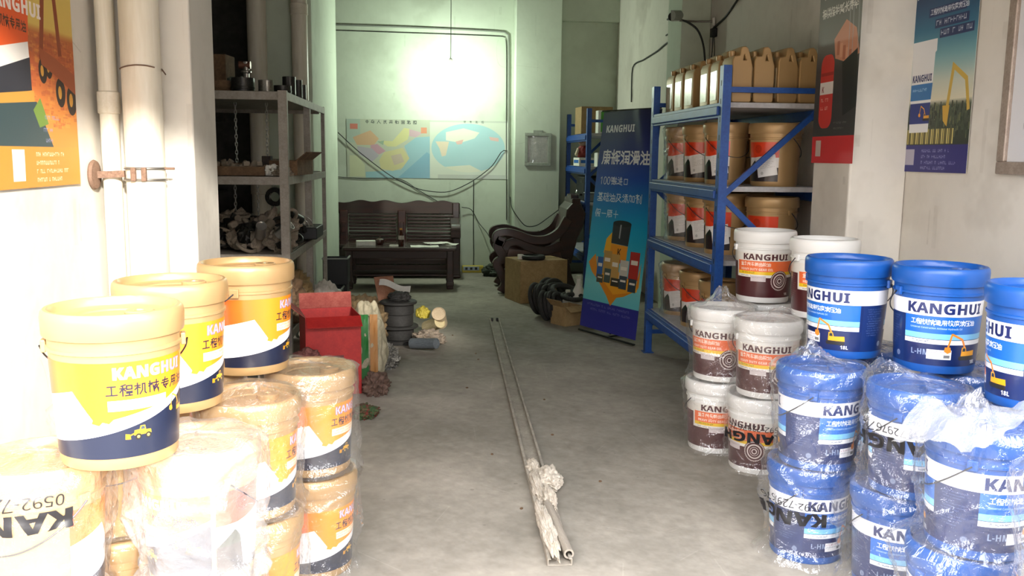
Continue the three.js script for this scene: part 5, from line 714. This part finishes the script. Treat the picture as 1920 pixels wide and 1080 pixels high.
solo('grey_pipe_piece', 'short grey pipe piece lying on the floor by the reels', 'pipe', place(tin(0.04, 0.24), 0, 0.045, 0.0, 0.9, 1.45), mottled('#4f555a', '#6d7478', 5), null, [-0.18, 0, -6.78]); solo('dusty_rag', 'dusty grey rag on the floor right of the reels', 'rag', lump(0.24, 0.10, 0.2, 66, 0.5, 5, 0.6), M.dust, null, [-0.06, 0, -6.98]);
solo('white_rag', 'pale rag with dark stains on the floor beside the woven sack', 'rag', lump(0.2, 0.16, 0.2, 68, 0.5, 5, 0.7), mottled('#4d4a45', '#aba79c', 7, {}, 2), null, [-0.37, 0, -6.2]); solo('brown_wrapper', 'brown crumpled wrapper on the floor by the aisle behind the bagged gold buckets', 'wrapper', lump(0.16, 0.12, 0.2, 69, 0.5, 5, 0.5), mottled('#4e3a31', '#6b5347', 5), null, [-0.37, 0, -5.5]); solo('red_green_wrapper', 'small red and dark scrap on the floor by the bagged gold buckets', 'wrapper', lump(0.14, 0.06, 0.18, 70, 0.5, 4, 0.5), mottled('#7a2a26', '#3d5a34', 6, {}, 2), null, [-0.40, 0, -5.0]);
[['lower black plastic crate with a pale edge at the end of the left wall', -0.98, 0, -8.35, 0.24], ['upper black plastic crate with a pale edge at the end of the left wall', -0.93, 0.26, -8.55, 0.22]].forEach(([l, x, y, z, w]) => { const t = thing('plastic_crate', l, 'crate', [x, y, z]); part(t, 'crate', [bx(w, 0.24, 0.008, 0, 0, 0.12), bx(w, 0.24, 0.008, 0, 0, -0.12), bx(0.008, 0.24, 0.24, w / 2, 0, 0), bx(0.008, 0.24, 0.24, -w / 2, 0, 0), bx(w, 0.008, 0.24, 0, 0, 0)], M.black); part(t, 'rim', [bx(w + 0.02, 0.014, 0.016, 0, 0.236, 0.124, 0.003), bx(0.016, 0.014, 0.25, w / 2 + 0.004, 0.236, 0, 0.003), bx(0.016, 0.014, 0.25, -w / 2 - 0.004, 0.236, 0, 0.003)], plain(0x8a8d88)); });
solo('upper_crate_stand', 'dark box under the upper black crate', 'box', bx(0.2, 0.258, 0.22, 0, 0, 0, 0.005), M.black, null, [-0.93, 0, -8.62]);
// ---------------------------------------------------------------- channel rail on the floor
{
  const t = thing('floor_channel', 'long flat steel channel lying on the concrete down the aisle', 'channel', [0.4875, 0, -5.5]), m = mottled('#938b7f', '#b0a799', 3, { roughness: 0.85, metalness: 0.1 });
  const L = 4.88, g = [bx(0.086, 0.004, L, 0, 0.001, 0, 0.001), bx(0.005, 0.026, L, -0.043, 0.001, 0, 0.001), bx(0.005, 0.026, L, 0.043, 0.001, 0, 0.001), bx(0.012, 0.004, L, -0.0385, 0.024, 0, 0.001), bx(0.012, 0.004, L, 0.0385, 0.024, 0, 0.001)];
  part(t, 'channel', g, m); for (const s of [-0.022, 0.024]) part(t, 'end_block', bx(0.022, 0.03, 0.03, s, 0.005, -L / 2 + 0.02, 0.004), M.darkSteel); t.rotation.y = -Math.atan2(0.076, 4.87);
}
{ const r = rng(4), dirX = (z) => 0.4875 - 0.0156 * (z + 5.5) * -1 * -1;
  const cx = (z) => 0.447 + (z + 3.06) * -0.0156;
  solo('steel_pipe', 'short dusty steel pipe lying in the near end of the floor channel', 'pipe', place(crease(lathe([[0.012, -0.24], [0.019, -0.24], [0.019, 0.24], [0.012, 0.24]], 20), 0.6).rotateX(PI / 2), 0, 0.036, 0, 0.04), mottled('#8d8478', '#a79d8f', 8, { roughness: 0.8 }), null, [cx(-3.3) + 0.024, 0, -3.32]);
  [['long dusty rag in the near end of the floor channel', 0.055, 0.06, 0.50, -0.018, -3.33], ['dusty rag in the floor channel behind the long one', 0.05, 0.055, 0.34, -0.014, -3.78], ['dusty rag wrapped over the pipe in the floor channel', 0.055, 0.062, 0.26, 0.026, -3.62], ['crumpled rag spilling over the right edge of the floor channel', 0.11, 0.06, 0.22, 0.05, -3.88], ['torn rag end at the far end of the rags in the floor channel', 0.06, 0.045, 0.16, -0.006, -4.05]].forEach(([l, w, h, d, dx, z], i) => solo('dusty_rag', l, 'rag', lump(w, h, d, 80 + i, 0.4, 5, 0.25).translate(0, 0.006, 0), M.dustPale ??= mottled('#b5aa9a', '#d3c9ba', 8, { roughness: 0.97 }, 1.4), null, [cx(z) + dx, 0, z], 0.0156));
}
[[0.20, -5.6], [0.30, -6.6], [0.14, -7.3], [0.62, -4.6], [0.36, -3.6], [0.66, -5.3], [0.31, -6.4], [0.75, -3.9], [0.28, -4.3]].forEach(([x, z], i) => solo('debris_chip', 'tiny dark chip of debris lying loose on the floor of the aisle', 'debris', lump(0.016, 0.007, 0.012, 90 + i, 0.4, 1), M.cardDark, 'chips of debris on the concrete floor', [x, 0, z], i));
scene.traverse((o) => { if (o.isMesh) o.castShadow = o.receiveShadow = true; });
renderer.render(scene, camera);
